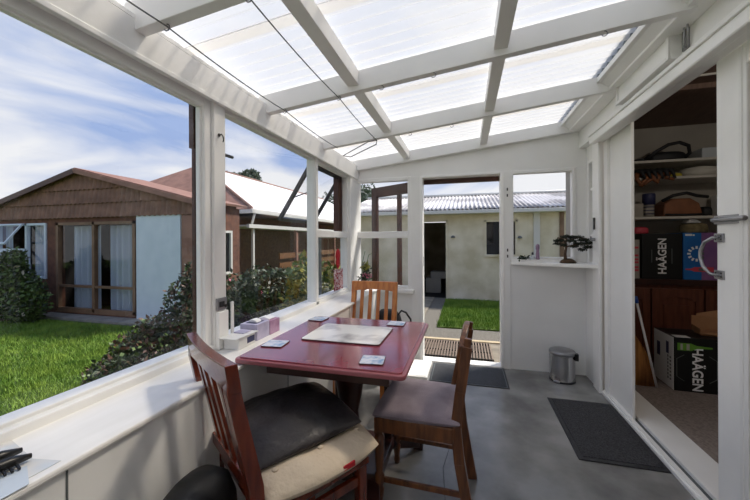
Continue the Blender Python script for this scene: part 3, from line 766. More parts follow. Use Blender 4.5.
MB().prism([(1.34,SL+.060),(1.52,SL+.056),(1.52,SL+.059),(1.34,SL+.063)],'x',-1.147,-1.05).build('lid_flap','boxwhite',o)
MB().box(-1.14,-1.08,1.44,1.50,SL+.060,SL+.066).build('top_opening','lavender',o)
pp = MB().prism([(-1.175,.35),(-.95,.33),(-.945,.575),(-1.02,.562),(-1.17,.60)],'z',SL+.0005,SL+.002)
tag(pp.build('paper_sheet','paper'),'pale printed paper sheet on the sill under the black combs','paper')
pp = MB().prism([(-1.10,.30),(-.925,.28),(-.92,.50),(-1.0,.54)],'z',SL+.0022,SL+.0035)
tag(pp.build('blue_leaflet','panelwhite'),'pale blue leaflet at the sill edge beneath the black combs','leaflet')
def comb(a, b_, label, side):
    a=Vector(a); b_=Vector(b_); d=(b_-a); n_=Vector((-d.y,d.x,0)).normalized()*side
    o = thing('hair_comb', (a.x,a.y,a.z-.008), label, 'comb', 0, 'black combs on the sill')
    MB().tube([a, a+d*.3+Vector((0,0,.004)), a+d*.8+Vector((0,0,.004)), b_], [.010,.013,.013,.006], 8).build('comb_spine','black',o)
    t_ = MB()
    for k in range(14):
        p_=a+d*(.04+.062*k); t_.bar(p_, p_+n_*.03-Vector((0,0,.006)), .004, .006)
    t_.build('comb_teeth','black',o)
comb((-1.10,.40,SL+.014),(-1.065,.565,SL+.014),'black toothed comb nearer the window glass on the sill',1)
comb((-1.055,.38,SL+.014),(-1.015,.556,SL+.014),'black toothed comb nearer the sill edge, teeth towards the room',-1)

# window-corner things
o = MB()
o.lathe([(.002,0),(.03,.02),(.045,.06),(.04,.1),(.055,.13),(.045,.17),(.02,.19),(.003,.2)], (-1.19,3.0,1.0), 12, .25, 1.)
tag(o.build('red_ornament','red'),'red knitted ornament hanging against the corner window','ornament')
o = MB().grid(lambda u,v:(-1.192+.004*math.sin(u*20), 2.90+.22*u, .80+.2*v), 20, 4)
tag(o.build('patterned_cloth','pattern',solid=.003),'red and white patterned cloth strip in the corner window','cloth')
o = thing('flowering_plant', (-1.06,3.40,.75), 'small potted plant with mixed flowers on the sill behind the far chair', 'plant')
MB().lathe([(.035,0),(.045,.06),(.048,.07)],(-1.06,3.40,.75),16).build('flower_pot','brownpaint',o)
leaves_mesh('leaves','leafdark',o,[(-1.04,3.40,.87,.07,.07,.05),(-1.03,3.40,.97,.05,.04,.08)],260,.035,.4,0,.2)
leaves_mesh('yellow_leaves','leafyellow',o,[(-1.03,3.40,1.0,.04,.04,.06)],60,.04,.45,0,.2)
leaves_mesh('petals','flowerp',o,[(-1.02,3.38,.90,.07,.03,.03)],50,.022,.9,0,.2)
MB().tube([(-1.05,3.40,.82),(-1.03,3.40,1.0),(-1.0,3.40,1.12),(-.96,3.40,1.14)],.003,6).tube([(-1.05,3.4,.82),(-1.08,3.4,1.0),(-1.04,3.4,1.16)],.003,6).build('stems','leafmid',o)

# ================================================================= GARDEN DOOR, swung outside against the window
al = math.radians(31)
o = thing('door_1', (-.47,YB+.13,0), 'brown glazed garden door swung open outside the end window', 'door', PI-al, kind='structure')
L_=.78
m_=LM(); m_.box(0,.09,-.02,.02,.01,1.93); m_.box(L_-.09,L_,-.02,.02,.01,1.93); m_.box(.09,L_-.09,-.02,.02,1.81,1.93); m_.box(.09,L_-.09,-.02,.02,.01,.74); m_.box(.3,.35,-.018,.018,.74,1.81)
m_.build('door_frame','brownpaint',o,bevel=.003)
LM().box(.085,L_-.085,-.003,.003,.74,1.82).build('glass_pane','glass',o)

# ================================================================= YARD
structure(MB().box(-30,30,-20,3.6,-.6,-.351).box(-30,-2.8,3.6,50,-.6,-.351).box(-2.8,30,3.6,50,-.6,-.16).build('ground','lawn'),'green lawn around the houses','lawn')
structure(MB().box(-2.7,5,3.64,8.3,-.16,-.14).build('yard_gravel','gravel'),'grey gravel yard between the porch and the shed','gravel')
structure(MB().box(-2.5,-.75,3.9,8.25,-.14,-.122).box(-.48,1.6,3.64,4.0,-.14,-.12).box(-.48,3.2,3.98,4.72,-.14,-.121).build('paving','paving'),'pale concrete path outside the garden doorway','path')
structure(MB().box(-.46,3.5,5.45,7.95,-.14,-.12).build('lawn_patch','lawn'),'small patch of lawn in front of the shed','lawn')
tag(blades('grass',[(-.46,2.2,5.45,7.95,-.12)],26000,.05,'blade'),'short green grass on the yard patch before the shed','grass',kind='stuff')
tag(blades('grass',[(-5.5,-1.5,.3,4.8,-.351),(-3.2,-1.5,.4,2.6,-.351),(-9,-4,1.5,4.8,-.351)],90000,.055,'blade'),'green lawn grass outside the long window','grass',kind='stuff')
pl = MB().box(-.6,1.2,4.72,4.80,-.12,-.105)
tag(pl.build('timber_plank','plank',bevel=.004),'pale weathered plank lying across the yard path','plank')
g = thing('foot_grate', (-.15,4.3,-.12), 'grey slatted grate lying outside the garden doorway', 'grate')
s_=MB()
for k in range(26): s_.box(-.57+.034*k,-.552+.034*k,4.0,4.62,-.105,-.085)
s_.build('grate_slats','grate',g)
frame=MB(); frame.box(-.58,.3,4.0,4.03,-.119,-.09).box(-.58,.3,4.3,4.32,-.119,-.104).box(-.58,.3,4.6,4.63,-.119,-.09).build('grate_frame','darkmetal',g)

# ---- shed behind
s = thing('garden_shed', (1,9.4,-.16), 'long stained cream shed with a corrugated roof behind the yard', 'shed')
w=MB(); y0,y1=8.2,8.35
def seg(xa,xb,za,zb): w.box(xa,xb,y0,y1,za,zb)
seg(-2.9,-1.12,-.16,1.92); seg(-1.12,-.47,1.72,1.92); seg(-.47,.45,-.16,1.92); seg(.45,1.1,-.16,.93); seg(.45,1.1,1.70,1.92); seg(1.1,6,-.16,1.92)
w.box(-2.9,-2.75,8.35,12.6,-.16,1.92); w.box(5.85,6,8.35,12.6,-.16,1.92); w.box(-2.9,6,12.6,12.75,-.16,1.92)
w.prism([(8.2,1.92),(12.75,1.92),(10.5,2.5)],'x',-2.9,-2.8); w.prism([(8.2,1.92),(12.75,1.92),(10.5,2.5)],'x',5.9,6)
w.build('shed_wall','shedwall',s)
MB().box(-2.75,5.85,8.36,12.6,-.16,-.14).build('shed_floor','dark',s)
MB().box(-1.15,-1.12,8.17,8.25,-.16,1.75).box(-.47,-.43,8.17,8.25,-.16,1.75).box(-1.15,-.43,8.17,8.25,1.72,1.76).build('door_frame','shedwall',s)
MB().box(.42,.46,8.17,8.25,.9,1.73).box(1.09,1.13,8.17,8.25,.9,1.73).box(.42,1.13,8.17,8.25,1.69,1.73).box(.40,1.15,8.15,8.25,.88,.93).build('window_frame','shedwall',s)
MB().box(.46,1.09,8.24,8.25,.93,1.7).build('window_pane','darkglass',s)
MB().box(1.47,1.60,8.17,8.2,.4,1.9).build('wall_batten','gutter',s)
MB().box(2.0,2.08,8.15,8.2,-.14,1.92).build('downpipe','timberframe',s)
for x,z in ((-.30,1.32),(1.18,1.3)): MB().lathe([(.045,0),(.05,.02),(.03,.05),(.004,.06)],(x,8.17,z),12).build('wall_lamp','printgrey',s)
rf=MB()
def rfn(y0_,y1_,z0_,z1_):
    def fn(u,v):
        x=-3.1+9.3*u; return (x, y0_+(y1_-y0_)*v, z0_+(z1_-z0_)*v+.016*math.sin(2*PI*x/.1))
    return fn
rf.grid(rfn(8.0,10.5,1.99,2.60),744,3); rf.grid(rfn(12.9,10.5,1.99,2.60),744,3)
rf.build('shed_roof','shedroof',s,solid=.01)
MB().tube([(-3.1,10.5,2.63),(6.2,10.5,2.63)],.05,10).build('ridge_cap','gutter',s)
MB().box(-3.1,6.2,7.92,8.02,1.88,1.96).build('gutter','gutter',s,bevel=.01)
MB().box(-3.0,6.1,8.02,8.22,1.88,1.90).build('soffit','gutter',s)
# things inside the shed doorway
for i,(x,z0,z1,lab) in enumerate(((-.85,-.14,.25,'dim pale crate just inside the shed doorway'),(-.72,.25,.42,'small box on the crate inside the shed doorway'))):
    tag(MB().box(x-.2,x+.2,9.0,9.4,z0,z1).build('storage_crate','storewall',bevel=.01),lab,'crate')

# ---- brown wing of the neighbouring house
YW=5.3
hs = thing('neighbour_house', (-8,8,-.35), 'brown house with a tiled gable and curtained glass doors across the lawn', 'house')
w=MB(); a,b_=YW,YW+.15
w.box(-12.5,-10.75,a,b_,-.35,1.8); w.box(-10.75,-9.12,a,b_,-.35,.44); w.box(-10.75,-9.12,a,b_,1.70,1.8); w.box(-9.12,-8.8,a,b_,-.35,1.8)
w.box(-8.8,-6.53,a,b_,1.7,1.8); w.box(-8.8,-6.53,a,b_,-.35,-.24); w.box(-6.53,-5.05,a,b_,-.35,1.8)
w.box(-5.2,-5.05,b_,6.5,-.35,2.05); w.box(-12.5,-12.35,b_,7.8,-.35,1.9); w.box(-12.5,-5.05,6.5,6.6,-.35,2.0)
w.build('brick_wall','brick',hs)
def gz(x): return 2.83 - abs(x+8.03)*.25
for ci,(zl,zh) in enumerate(((1.78,2.12),(2.08,2.42),(2.38,2.9))):
    m_=MB(); n_=360; vs=[]; fs=[]; ok=[]
    for i in range(n_+1):
        x=-11.5+6.5*i/n_; rip=.018*abs(math.sin(PI*x/.13)); top=min(zh,gz(x)-.02); lo=zl+.0+.02*abs(math.sin(PI*x/.13))
        vs += [(x,YW-.05-rip,lo),(x,YW-.01-rip,max(top,lo))]; ok.append(top>zl+.05)
    for i in range(n_):
        if ok[i] and ok[i+1]: fs.append((2*i,2*i+2,2*i+3,2*i+1))
    m_.add(vs,fs); m_.build('gable_cladding','wingclad',hs,solid=.012)
w=MB().prism([(-12.4,1.8),(-5.05,1.8),(-5.05,gz(-5.05)-.04),(-8.03,gz(-8.03)-.04),(-12.4,gz(-12.4)-.04)],'y',YW,YW+.1); w.build('gable_wall','wingclad',hs)
r=MB()
r.add([(-12.5,YW-.15,gz(-12.5)),(-8.03,YW-.15,gz(-8.03)),(-8.03,6.75,gz(-8.03)),(-12.5,6.75,gz(-12.5))],[(0,1,2,3)])
r.add([(-4.95,YW-.15,gz(-4.95)),(-8.03,YW-.15,gz(-8.03)),(-8.03,6.75,gz(-8.03)),(-4.95,6.75,gz(-4.95))],[(0,1,2,3)])
r.build('wing_roof','roofbrown',hs,solid=.05)
bb=MB(); bb.bar((-12.5,YW-.17,gz(-12.5)-.05),(-8.03,YW-.17,gz(-8.03)-.05),.03,.11); bb.build('barge_board','brownpaint',hs)
bb=MB(); bb.bar((-4.95,YW-.17,gz(-4.95)-.045),(-8.03,YW-.17,gz(-8.03)-.045),.03,.09); bb.build('barge_board','roofbrown',hs)
MB().box(-6.48,-5.37,YW-.04,YW,-.33,1.8).build('wall_panel','panelwhite',hs)
MB().box(-5.33,-5.08,YW-.05,YW,-.35,1.78).build('corner_boards','roofbrown',hs)
# glass doors
gd=MB(); 
for x in (-8.8,-7.72,-6.6): gd.box(x,x+.07,YW-.03,YW+.05,-.24,1.7)
gd.box(-8.8,-6.53,YW-.03,YW+.05,-.27,-.17); gd.box(-8.8,-6.53,YW-.03,YW+.05,1.64,1.7); gd.box(-8.8,-6.53,YW-.02,YW+.04,.28,.33)
gdo=gd.build('glass_doors','timberframe',hs)
MB().box(-8.75,-6.56,YW+.02,YW+.026,-.2,1.66).build('glass_pane','glass',gdo)
def curtain(x0,x1,z0,z1,y,parent,amp=.05,per=.17):
    MB().grid(lambda u,v:(x0+(x1-x0)*u, y+amp*math.sin(2*PI*(x0+(x1-x0)*u)/per+.6*math.sin(3*u*6)), z0+(z1-z0)*v), int(abs(x1-x0)/.012), 4).build('curtain','curtain',parent)
curtain(-8.5,-7.75,-.2,1.62,YW+.14,gdo); curtain(-7.35,-6.6,-.2,1.62,YW+.14,gdo)
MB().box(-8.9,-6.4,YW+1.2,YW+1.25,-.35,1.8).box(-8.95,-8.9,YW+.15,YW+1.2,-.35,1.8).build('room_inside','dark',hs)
# awning window of the wing
fw=frame_y(YW-.03,YW+.04,-10.75,-9.12,.44,1.70,.05); fw.box(-10.75,-9.75,YW-.03,YW+.04,1.05,1.12); fw.box(-9.80,-9.74,YW-.03,YW+.04,.44,1.7)
wf=fw.build('casement_frame','panelwhite',hs)
MB().box(-9.74,-9.14,YW+.02,YW+.03,.48,1.66).build('glass_pane','glass',wf)
curtain(-9.72,-9.14,.46,1.68,YW+.12,wf,.02,.12); curtain(-10.7,-10.5,.46,1.68,YW+.12,wf,.02,.12)
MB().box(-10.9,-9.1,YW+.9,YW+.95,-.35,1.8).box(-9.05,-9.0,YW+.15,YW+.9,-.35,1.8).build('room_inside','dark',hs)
for z0_,z1_ in ((.5,1.06),(1.12,1.68)):
    T=Matrix.Translation((0,YW-.05,z1_))@Matrix.Rotation(math.radians(-35),4,'X')
    s_=MB(); L2=z1_-z0_
    for xx in (-10.72,-9.84): s_.box(xx,xx+.045,-.03,0,-L2,0,T)
    s_.box(-10.68,-9.84,-.03,0,-L2,-L2+.045,T); s_.box(-10.68,-9.84,-.03,0,-.045,0,T)
    so=s_.build('awning_sash','panelwhite',wf)
    MB().box(-10.68,-9.84,-.018,-.012,-L2+.04,-.04,T).build('glass_pane','glass',so)
fw=frame_x(-5.06,-5.0,5.95,6.3,.55,1.5,.05).build('side_window','gutter',hs); MB().box(-5.052,-5.045,5.98,6.27,.58,1.47).build('glass_pane','darkglass',fw)
MB().box(-9.0,-4.9,YW-.35,YW,-.35,-.30).build('concrete_step','concrete',hs)

# ---- main neighbouring house behind
hm = thing('tiled_house', (-10,14,-.35), 'large house with a sloping roof coloured pale with glare beyond the open awning sash', 'house')
MB().box(-13.5,-6.9,8.7,8.85,-.35,2.15).box(-7.05,-6.9,8.85,22,-.35,2.15).build('brick_wall','brick',hm)
ex,ry,rz_=-5.8,10.56,4.17
hx=-9.85; wx=-13.9
MB().add([(ex,8.1,2.16),(wx,8.1,2.16),(hx,ry,rz_)],[(0,1,2)]).build('hip_roof','roofbrown',hm,solid=.06)
MB().add([(ex,8.1,2.16),(ex,24,2.16),(hx,22,rz_),(hx,ry,rz_)],[(0,1,2,3)]).build('main_roof','roofglare',hm,solid=.06)
MB().add([(wx,8.1,2.16),(wx,24,2.16),(hx,22,rz_),(hx,ry,rz_)],[(0,1,2,3)]).build('rear_roof','roofbrown',hm,solid=.06)
MB().tube([(hx,ry,rz_+.03),(hx,22,rz_+.03)],.06,8).tube([(ex,8.1,2.2),(hx,ry,rz_+.03)],.05,8).build('ridge_tiles','roofbrown',hm)
MB().box(ex-.02,ex+.1,8.05,24,2.05,2.15).box(wx,ex+.1,8.0,8.1,2.05,2.15).build('gutter','gutter',hm,bevel=.01)
MB().box(ex-1.2,ex,8.1,24,2.04,2.06).box(wx,ex,8.1,8.8,2.04,2.06).build('soffit','storeceil',hm)
MB().tube([(ex+.03,8.2,2.05),(ex-.1,8.25,1.75)],.035,10).build('downpipe','gutter',hm)
v_=thing('veranda', (-6.3,10.5,-.35),'flat-roofed veranda with slim posts along the neighbouring house','veranda')
MB().box(-6.85,-5.55,7.6,16,1.66,1.70).box(-5.58,-5.5,7.58,16,1.62,1.72).build('flat_roof','gutter',v_)
rl=MB()
MB().box(-5.63,-5.57,7.85,7.91,-.35,1.66).build('white_post','gutter',v_)
MB().box(-5.65,-5.55,10.2,10.32,-.35,1.66).build('pink_post','roofbrown',v_)
MB().box(-5.65,-5.55,13.6,13.7,-.35,1.66).build('pink_post','roofbrown',v_)
rl=MB(); 
for z in (.1,.4,.7): rl.box(-5.62,-5.58,9.2,15.6,z,z+.18)
rl.build('rail_boards','brownwood',v_)
wn=frame_y(8.63,8.7,-7.6,-6.95,.45,1.55,.05); wn.box(-7.3,-7.26,8.63,8.7,.5,1.5); wo=wn.build('house_window','gutter',hm); MB().box(-7.55,-7.0,8.67,8.68,.5,1.5).build('glass_pane','darkglass',wo)

# ================================================================= PLANTS OUTSIDE
def shrub(name, label, blobs, n, size, m, cat='shrub', flowers=None, stems=6, second=None, group=None):
    B=np.array(blobs); c=B[:,:3].mean(0); z0=-.35
    o=thing(name,(c[0],c[1],z0),label,cat,group=group)
    leaves_mesh('foliage',m,o,blobs,n,size,.55,0,.25)
    if second: leaves_mesh('young_leaves',second[0],o,blobs,second[1],size,.5,0,.85)
    if flowers: leaves_mesh('flowers',flowers[0],o,blobs,flowers[1],flowers[2],1.,.3,.95)
    t_=MB()
    for k in range(stems):
        bq=blobs[k%len(blobs)]
        t_.tube([(c[0]+.25*(bq[0]-c[0])+random.uniform(-.05,.05),c[1]+.25*(bq[1]-c[1])+random.uniform(-.05,.05),z0),((c[0]+bq[0])/2,(c[1]+bq[1])/2,(z0+bq[2])/2+.05),(bq[0],bq[1],bq[2])],[.014,.010,.005],6)
    t_.build('stems','bark',o)
    return o
shrub('rose_bush','white-flowering rose bush against the house under its open windows',[(-9.6,4.65,.15,.6,.3,.5),(-9.0,4.55,.35,.6,.35,.6),(-8.55,4.6,.12,.5,.3,.5),(-8.9,4.6,.85,.28,.2,.3),(-10.3,4.65,.1,.6,.3,.45)],6400,.085,'leafmid',flowers=('flowerw',60,.085),second=('leafdark',2500))
shrub('low_shrub','loose bronze-green shrub below the large window, spilling onto the lawn',[(-3.7,3.05,.0,.34,.3,.22),(-3.31,3.0,.12,.4,.35,.33),(-3.05,3.1,.5,.26,.25,.38),(-2.98,3.12,.85,.14,.14,.2),(-3.5,2.7,-.12,.4,.3,.2),(-3.2,2.6,.0,.3,.3,.25)],6800,.05,'leafdark',second=('leafred',1500),flowers=('leafmid',900,.035))
shrub('camellia_hedge','dark dense hedge outside the middle window',[(-2.2,2.75,.35,.4,.4,.62),(-2.3,3.4,.38,.42,.45,.62),(-2.4,4.1,.32,.45,.5,.6),(-2.5,4.8,.25,.45,.5,.6),(-1.75,2.3,.15,.25,.4,.5),(-1.8,2.9,.1,.25,.4,.5)],27000,.05,'leafdark',second=('leafmid',500),flowers=('flowerp',30,.03),cat='hedge')
shrub('yellow_shrub','yellow-green leafy shrub outside the corner window',[(-1.75,3.25,.65,.16,.2,.4),(-1.8,3.6,.8,.2,.2,.3),(-1.6,3.9,.6,.25,.2,.35)],900,.08,'leafyellow',second=('leafmid',700))
shrub('potted_shrub','sparse shrub outside the end window, behind the open door',[(-2.3,5.2,.5,.25,.2,.45)],700,.05,'leafmid')
o=MB().box(-1.42,-1.38,3.0,3.04,-.35,1.32)
tag(o.build('grey_pole','printgrey'),'slim grey pole outside the corner window','pole')
def tree(label,x,y,z,r,h):
    o=thing('garden_tree',(x,y,-.35),label,'tree',group='distant trees')
    MB().tube([(x,y,-.35),(x+.1,y,z*.5),(x,y,z)],[.25,.18,.08],8).build('trunk','bark',o)
    bl=[(x+random.uniform(-r,r)*.6,y+random.uniform(-r,r)*.4,z+random.uniform(-h,h)*.6,r*.55,r*.5,h*.45) for _ in range(7)]
    leaves_mesh('crown','treeleaf',o,bl,1800,.28,.6,0,.3)
tree('distant tree showing over the pale roof ridge, beside the window post',-20.3,25,6.6,.9,.9)
tree('distant tree showing over the pale roof ridge, nearer the open sash',-17.9,25,6.5,.9,1.0)
tree('distant tree behind the shed roof in the end window',-9.6,31,4.6,2.2,2.2)
tree('distant tree far behind the yard, beyond the corner window',-13,33,4.5,2.2,2.0)

# ================================================================= STOREROOM
w=MB()
for nm,bx_,lb in (('wall_storeroom_side',(1.155,1.21,3.3,4.35,.03,2.46),'end wall of the storeroom behind the jamb'),('wall_storeroom_back',(1.155,4.2,4.35,4.45,0,2.6),'dull grey wall behind the storeroom shelves'),
                  ('wall_storeroom_far',(4.1,4.2,-.1,4.35,0,2.6),'far side wall of the storeroom'),('wall_storeroom_front',(1.16,4.2,-.2,-.1,0,2.6),'near end wall of the storeroom')):
    structure(MB().box(*bx_).build(nm,'storewall'),lb,'wall')
structure(MB().box(1.16,4.2,-.2,4.45,-.05,.028).build('floor_storeroom','storefloor'),'worn brown carpet floor of the storeroom','floor')
cm=MB().prism([(1.16,2.5),(4.2,2.5),(4.2,2.6),(1.16,2.6)],'y',-.2,4.45)
cs=structure(cm.build('ceiling_storeroom','storeceil'),'dark brown stained ceiling of the storeroom','ceiling')
MB().box(1.25,4.1,3.2,3.28,2.46,2.5).box(1.25,4.1,2.3,2.38,2.46,2.5).build('ceiling_beam','storeceil',cs)
tag(MB().tube([(1.3,3.05,2.492),(2.1,3.0,2.492),(3.5,3.02,2.492)],.009,8).build('electrical_conduit','shelfpaint'),'thin pale conduit under the dark storeroom ceiling','conduit')
# cupboard with panelled doors
cb=thing('wooden_cupboard',(2.2,4.15,.028),'dark wooden cupboard with panelled doors under the shelves','cupboard')
MB().box(1.3,4.09,3.99,4.34,.028,.82).build('carcass','cabinetwood',cb)
MB().box(1.3,4.09,3.94,4.34,.82,.875).build('cupboard_top','darkleg',cb,bevel=.004)
for k in range(6):
    x=1.36+.44*k
    d_=MB().box(x,x+.42,3.97,3.99,.08,.78); d_.box(x,x+.06,3.955,3.972,.08,.78); d_.box(x+.36,x+.42,3.955,3.972,.08,.78); d_.box(x+.06,x+.36,3.955,3.972,.08,.15)
    d_.prism([(x+.06,.78),(x+.36,.78),(x+.36,.66),(x+.30,.69),(x+.21,.705),(x+.12,.69),(x+.06,.66)],'y',3.955,3.972)
    d_.box(x+.1,x+.32,3.962,3.975,.19,.62)
    d_.build('cupboard_door','cabinetwood',cb,bevel=.003)
G='shelves along the storeroom wall'
for z,lab in ((1.50,'lowest cream shelf in the storeroom, holding the leather bag'),(1.895,'middle cream shelf in the storeroom, with hanging gloves'),(2.065,'top cream shelf in the storeroom, with the black bag')):
    d=.0 if z!=1.895 else .0
    tag(MB().box(1.3,4.1,3.95,4.35,z-.025,z).build('storeroom_shelf','shelfpaint',bevel=.003),lab,'shelf',group=G)
# cartons on the cupboard
c=.876
b=thing('beer_carton',(1.885,4.12,c),'black beer carton lettered upwards, standing on the wooden cupboard','carton')
MB().box(1.715,2.055,3.96,4.28,c,1.33).build('carton_body','boxblack',b,bevel=.003)
text('HAÄGEN',.098,(1.89,3.9585,1.105),(0,0,1),(-1,0,0),'print',b,sx=.9)
MB().box(1.796,1.802,3.9575,3.9595,1.04,1.17).build('small_print_line','printgrey',b)
MB().box(1.965,1.971,3.9575,3.9595,1.03,1.18).build('small_print_line','printgrey',b)
b=thing('drinks_carton',(2.22,4.1,c),'blue and mauve drinks carton with a bottle picture on the cupboard','carton')
MB().box(2.06,2.36,3.955,4.27,c,1.335).build('carton_body','boxblue',b,bevel=.003)
MB().box(2.205,2.362,3.9535,3.957,c,1.335).build('mauve_print','boxmauve',b)
rg=MB()
for k in range(9):
    a=math.radians(60+30*k); cx,cz=2.165,1.13; R_=.062
    rg.bar((cx+(R_-.014)*math.cos(a),3.9515,cz+(R_-.014)*math.sin(a)),(cx+(R_+.014)*math.cos(a),3.9515,cz+(R_+.014)*math.sin(a)),.002,.017,up=(math.sin(a),0,-math.cos(a)))
rg.build('round_logo','print',b)
MB().box(2.075,2.13,3.953,3.956,1.305,1.325).box(2.135,2.15,3.953,3.956,1.305,1.32).build('top_print','print',b)
MB().box(2.19,2.225,3.9515,3.954,1.16,1.185).box(2.19,2.225,3.9515,3.954,1.12,1.145).box(2.19,2.225,3.9515,3.954,1.08,1.105).build('print_blocks','printgrey',b)
MB().prism([(2.075,.972),(2.12,.968),(2.15,.955),(2.30,.955),(2.30,1.0),(2.15,1.0),(2.12,.985),(2.075,.982)],'y',3.952,3.955).build('bottle_print','redprint',b)
MB().box(2.18,2.24,3.9505,3.953,.965,.99).build('bottle_label','printgrey',b)
b=thing('drinks_carton',(1.66,4.1,c),'narrow white and red carton beside the black beer carton','carton')
MB().box(1.50,1.70,3.97,4.2,c,1.27).build('carton_body','storewall',b,bevel=.003)
rp=MB()
for z in (.95,.98,1.03,1.06,1.1,1.18): rp.box(1.62,1.69,3.967,3.97,z,z+.02)
rp.build('red_print','redprint',b)
tag(rounded(1.76,4.10,1.332,.07,.05,.07).build('pink_cloth','redprint'),'crumpled pink and red cloth on top of the black beer carton','cloth')
tag(rounded(2.22,4.10,1.335,.11,.08,.10).build('khaki_bundle','khaki'),'crumpled khaki cloth bundle on top of the blue drinks carton','cloth')
tag(MB().prism([(2.12,1.435),(2.25,1.435),(2.21,1.47),(2.16,1.485)],'y',4.02,4.12).build('white_envelope','boxwhite',bevel=.01),'small white packet lying on the khaki bundle','packet')
# lowest shelf
b=thing('spray_can',(1.83,4.1,1.5),'navy topped white canister on the lowest storeroom shelf','canister')
MB().lathe([(.045,0),(.045,.13)],(1.83,4.08,1.5),16).build('can_body','storewall',b)
sp=MB()
for k in range(3): sp.lathe([(.0455,.03+.035*k),(.0455,.04+.035*k)],(1.83,4.08,1.5),16)
sp.build('dark_band','navyprint',b)
MB().lathe([(.055,.13),(.055,.235),(.05,.245)],(1.83,4.08,1.5),16).build('can_lid','navyprint',b)
tag(MB().box(1.55,1.75,4.0,4.2,1.5,1.64).build('pink_box','storewall',bevel=.005),'pale box at the jamb end of the lowest storeroom shelf','box')
b=thing('leather_bag',(2.08,4.12,1.5),'tan leather bag with black straps on the lowest storeroom shelf','bag')
MB().prism([(1.92,0.),(2.25,0.),(2.22,.13),(2.15,.18),(2.0,.18),(1.93,.13)],'y',4.0,4.25,Matrix.Translation((0,0,1.5))).build('bag_body','leather',b,bevel=.015)
MB().tube([(1.93,4.05,1.66),(2.0,4.0,1.71),(2.1,3.98,1.73),(2.2,4.0,1.70),(2.3,4.03,1.69)],.016,8).tube([(1.93,3.99,1.52),(2.1,3.985,1.515),(2.24,3.99,1.52)],.01,8).build('bag_strap','blacksoft',b)
tag(rounded(2.32,4.12,1.5,.05,.07,.10).build('small_pouch','blacksoft'),'small black pouch beside the leather bag','pouch')
tag(MB().box(2.45,2.75,4.0,4.25,1.5,1.72).build('pale_box','boxwhite',bevel=.01),'pale box on the lowest shelf, seen through the sliding door glass','box')
tag(rounded(2.6,4.1,1.335-.46,.14,.1,.4).build('cloth_bundle','khaki'),'khaki cloth bundle on the cupboard, behind the sliding door glass','cloth')
# middle shelf : gloves spilling over
gl=MB()
for k in range(7):
    x=1.66+.045*k; gl.tube([(x,4.05,1.92),(x+.02,3.96,1.93),(x+.05*math.sin(k),3.93,1.88),(x+.05*math.cos(k*2),3.925,1.80+.01*k)],[.02,.025,.022,.012],8)
tag(gl.build('work_gloves','leather'),'tan and black work gloves spilling over the middle storeroom shelf','gloves')
gl=MB()
for k in range(6):
    x=1.64+.05*k; gl.tube([(x,4.1,1.94),(x+.02,4.0,1.97),(x+.07,3.93,1.95),(x+.09,3.92,1.87)],[.018,.024,.02,.01],8)
tag(gl.build('black_gloves','blacksoft'),'black gloves heaped on the tan work gloves','gloves')
tag(rounded(2.05,4.08,1.895,.06,.05,.05).build('yellow_cloth','yellow'),'small yellow cloth on the middle storeroom shelf','cloth')
tag(MB().lathe([(.13,0),(.15,.05),(.14,.09),(.05,.11)],(2.28,4.13,1.895),20).build('white_dish','shelfpaint'),'pale round bundle near the end of the middle shelf','dish')
# top shelf
b=thing('black_holdall',(1.93,4.1,2.066),'black holdall with a raised curved handle on the top shelf','bag')
rounded(1.98,4.1,2.066,.17,.09,.10).build('bag_body','blacksoft',b)
MB().tube([(1.78,4.02,2.09),(1.86,4.0,2.16),(1.96,3.99,2.22),(2.05,3.99,2.235),(2.13,4.0,2.20),(2.15,4.02,2.13),(2.12,4.05,2.09)],.017,8).build('bag_handle','blacksoft',b)
MB().tube([(1.65,4.05,2.082),(1.75,4.04,2.09),(1.83,4.05,2.10)],[.012,.016,.02],8).build('bag_strap','blacksoft',b)
tag(MB().box(2.24,2.5,4.0,4.2,2.066,2.17).build('clear_tub','clearplastic',bevel=.008),'clear plastic tub at the end of the top storeroom shelf','tub')
# floor carton
F0=.029
b=thing('beer_carton',(1.785,3.40,F0),'black and white beer carton on the storeroom floor, lettered downwards','carton',math.radians(-2))
K=.44
MB_l=LM().box(-.135,.28,-.11,.21,0,K); MB_l.build('carton_body','boxblack',b,bevel=.003)
LM().box(-.137,-.1345,-.108,.208,.004,K-.004).build('white_side','boxwhite',b)
s_=LM().box(-.1385,-.1365,-.04,0,.28,.38); s_.box(-.1385,-.1365,.10,.15,.22,.34)
s_.build('side_print','navyprint',b)
s_=LM()
for k in range(7):
    s_.box(-.1385,-.1365,-.075,-.055,.07+.03*k,.085+.03*k); s_.box(-.1385,-.1365,-.035,-.02,.07+.03*k,.09+.03*k)
s_.build('side_lines','printgrey',b)
LM().box(-.12,-.02,-.112,-.04,K,K+.002).build('top_label','boxwhite',b)
wm=world(b)
def lp(x,y,z): v=wm@Vector((x,y,z)); return (v.x,v.y,v.z)
xd=wm.to_3x3()@Vector((1,0,0))
text('HAÄGEN',.098,lp(.02,-.1115,.185),(0,0,-1),tuple(xd),'print',b,sx=.88)
text('MASTERCLASS',.05,lp(.19,-.1115,.215),(0,0,-1),tuple(xd),'print',b)
s_=LM()
for x0,sg in ((-.115,1),(.15,-1)):
    pts=[(x0+sg*.03+sg*.02,.30),(x0+sg*.0,.265),(x0,.12),(x0+sg*.05,.085)]
    for a,c_ in zip(pts[:-1],pts[1:]): s_.bar((a[0],-.1118,a[1]),(c_[0],-.1118,c_[1]),.004,.002,up=(0,1,0))
s_.build('emblem_outline','printgrey',b)
LM().prism([(-.11,.335),(-.02,.335),(.02,.355),(.12,.36),(.12,.372),(.02,.378),(-.02,.395),(-.11,.395)],'y',-.1125,-.1105).build('green_bottle_print','greenprint',b)
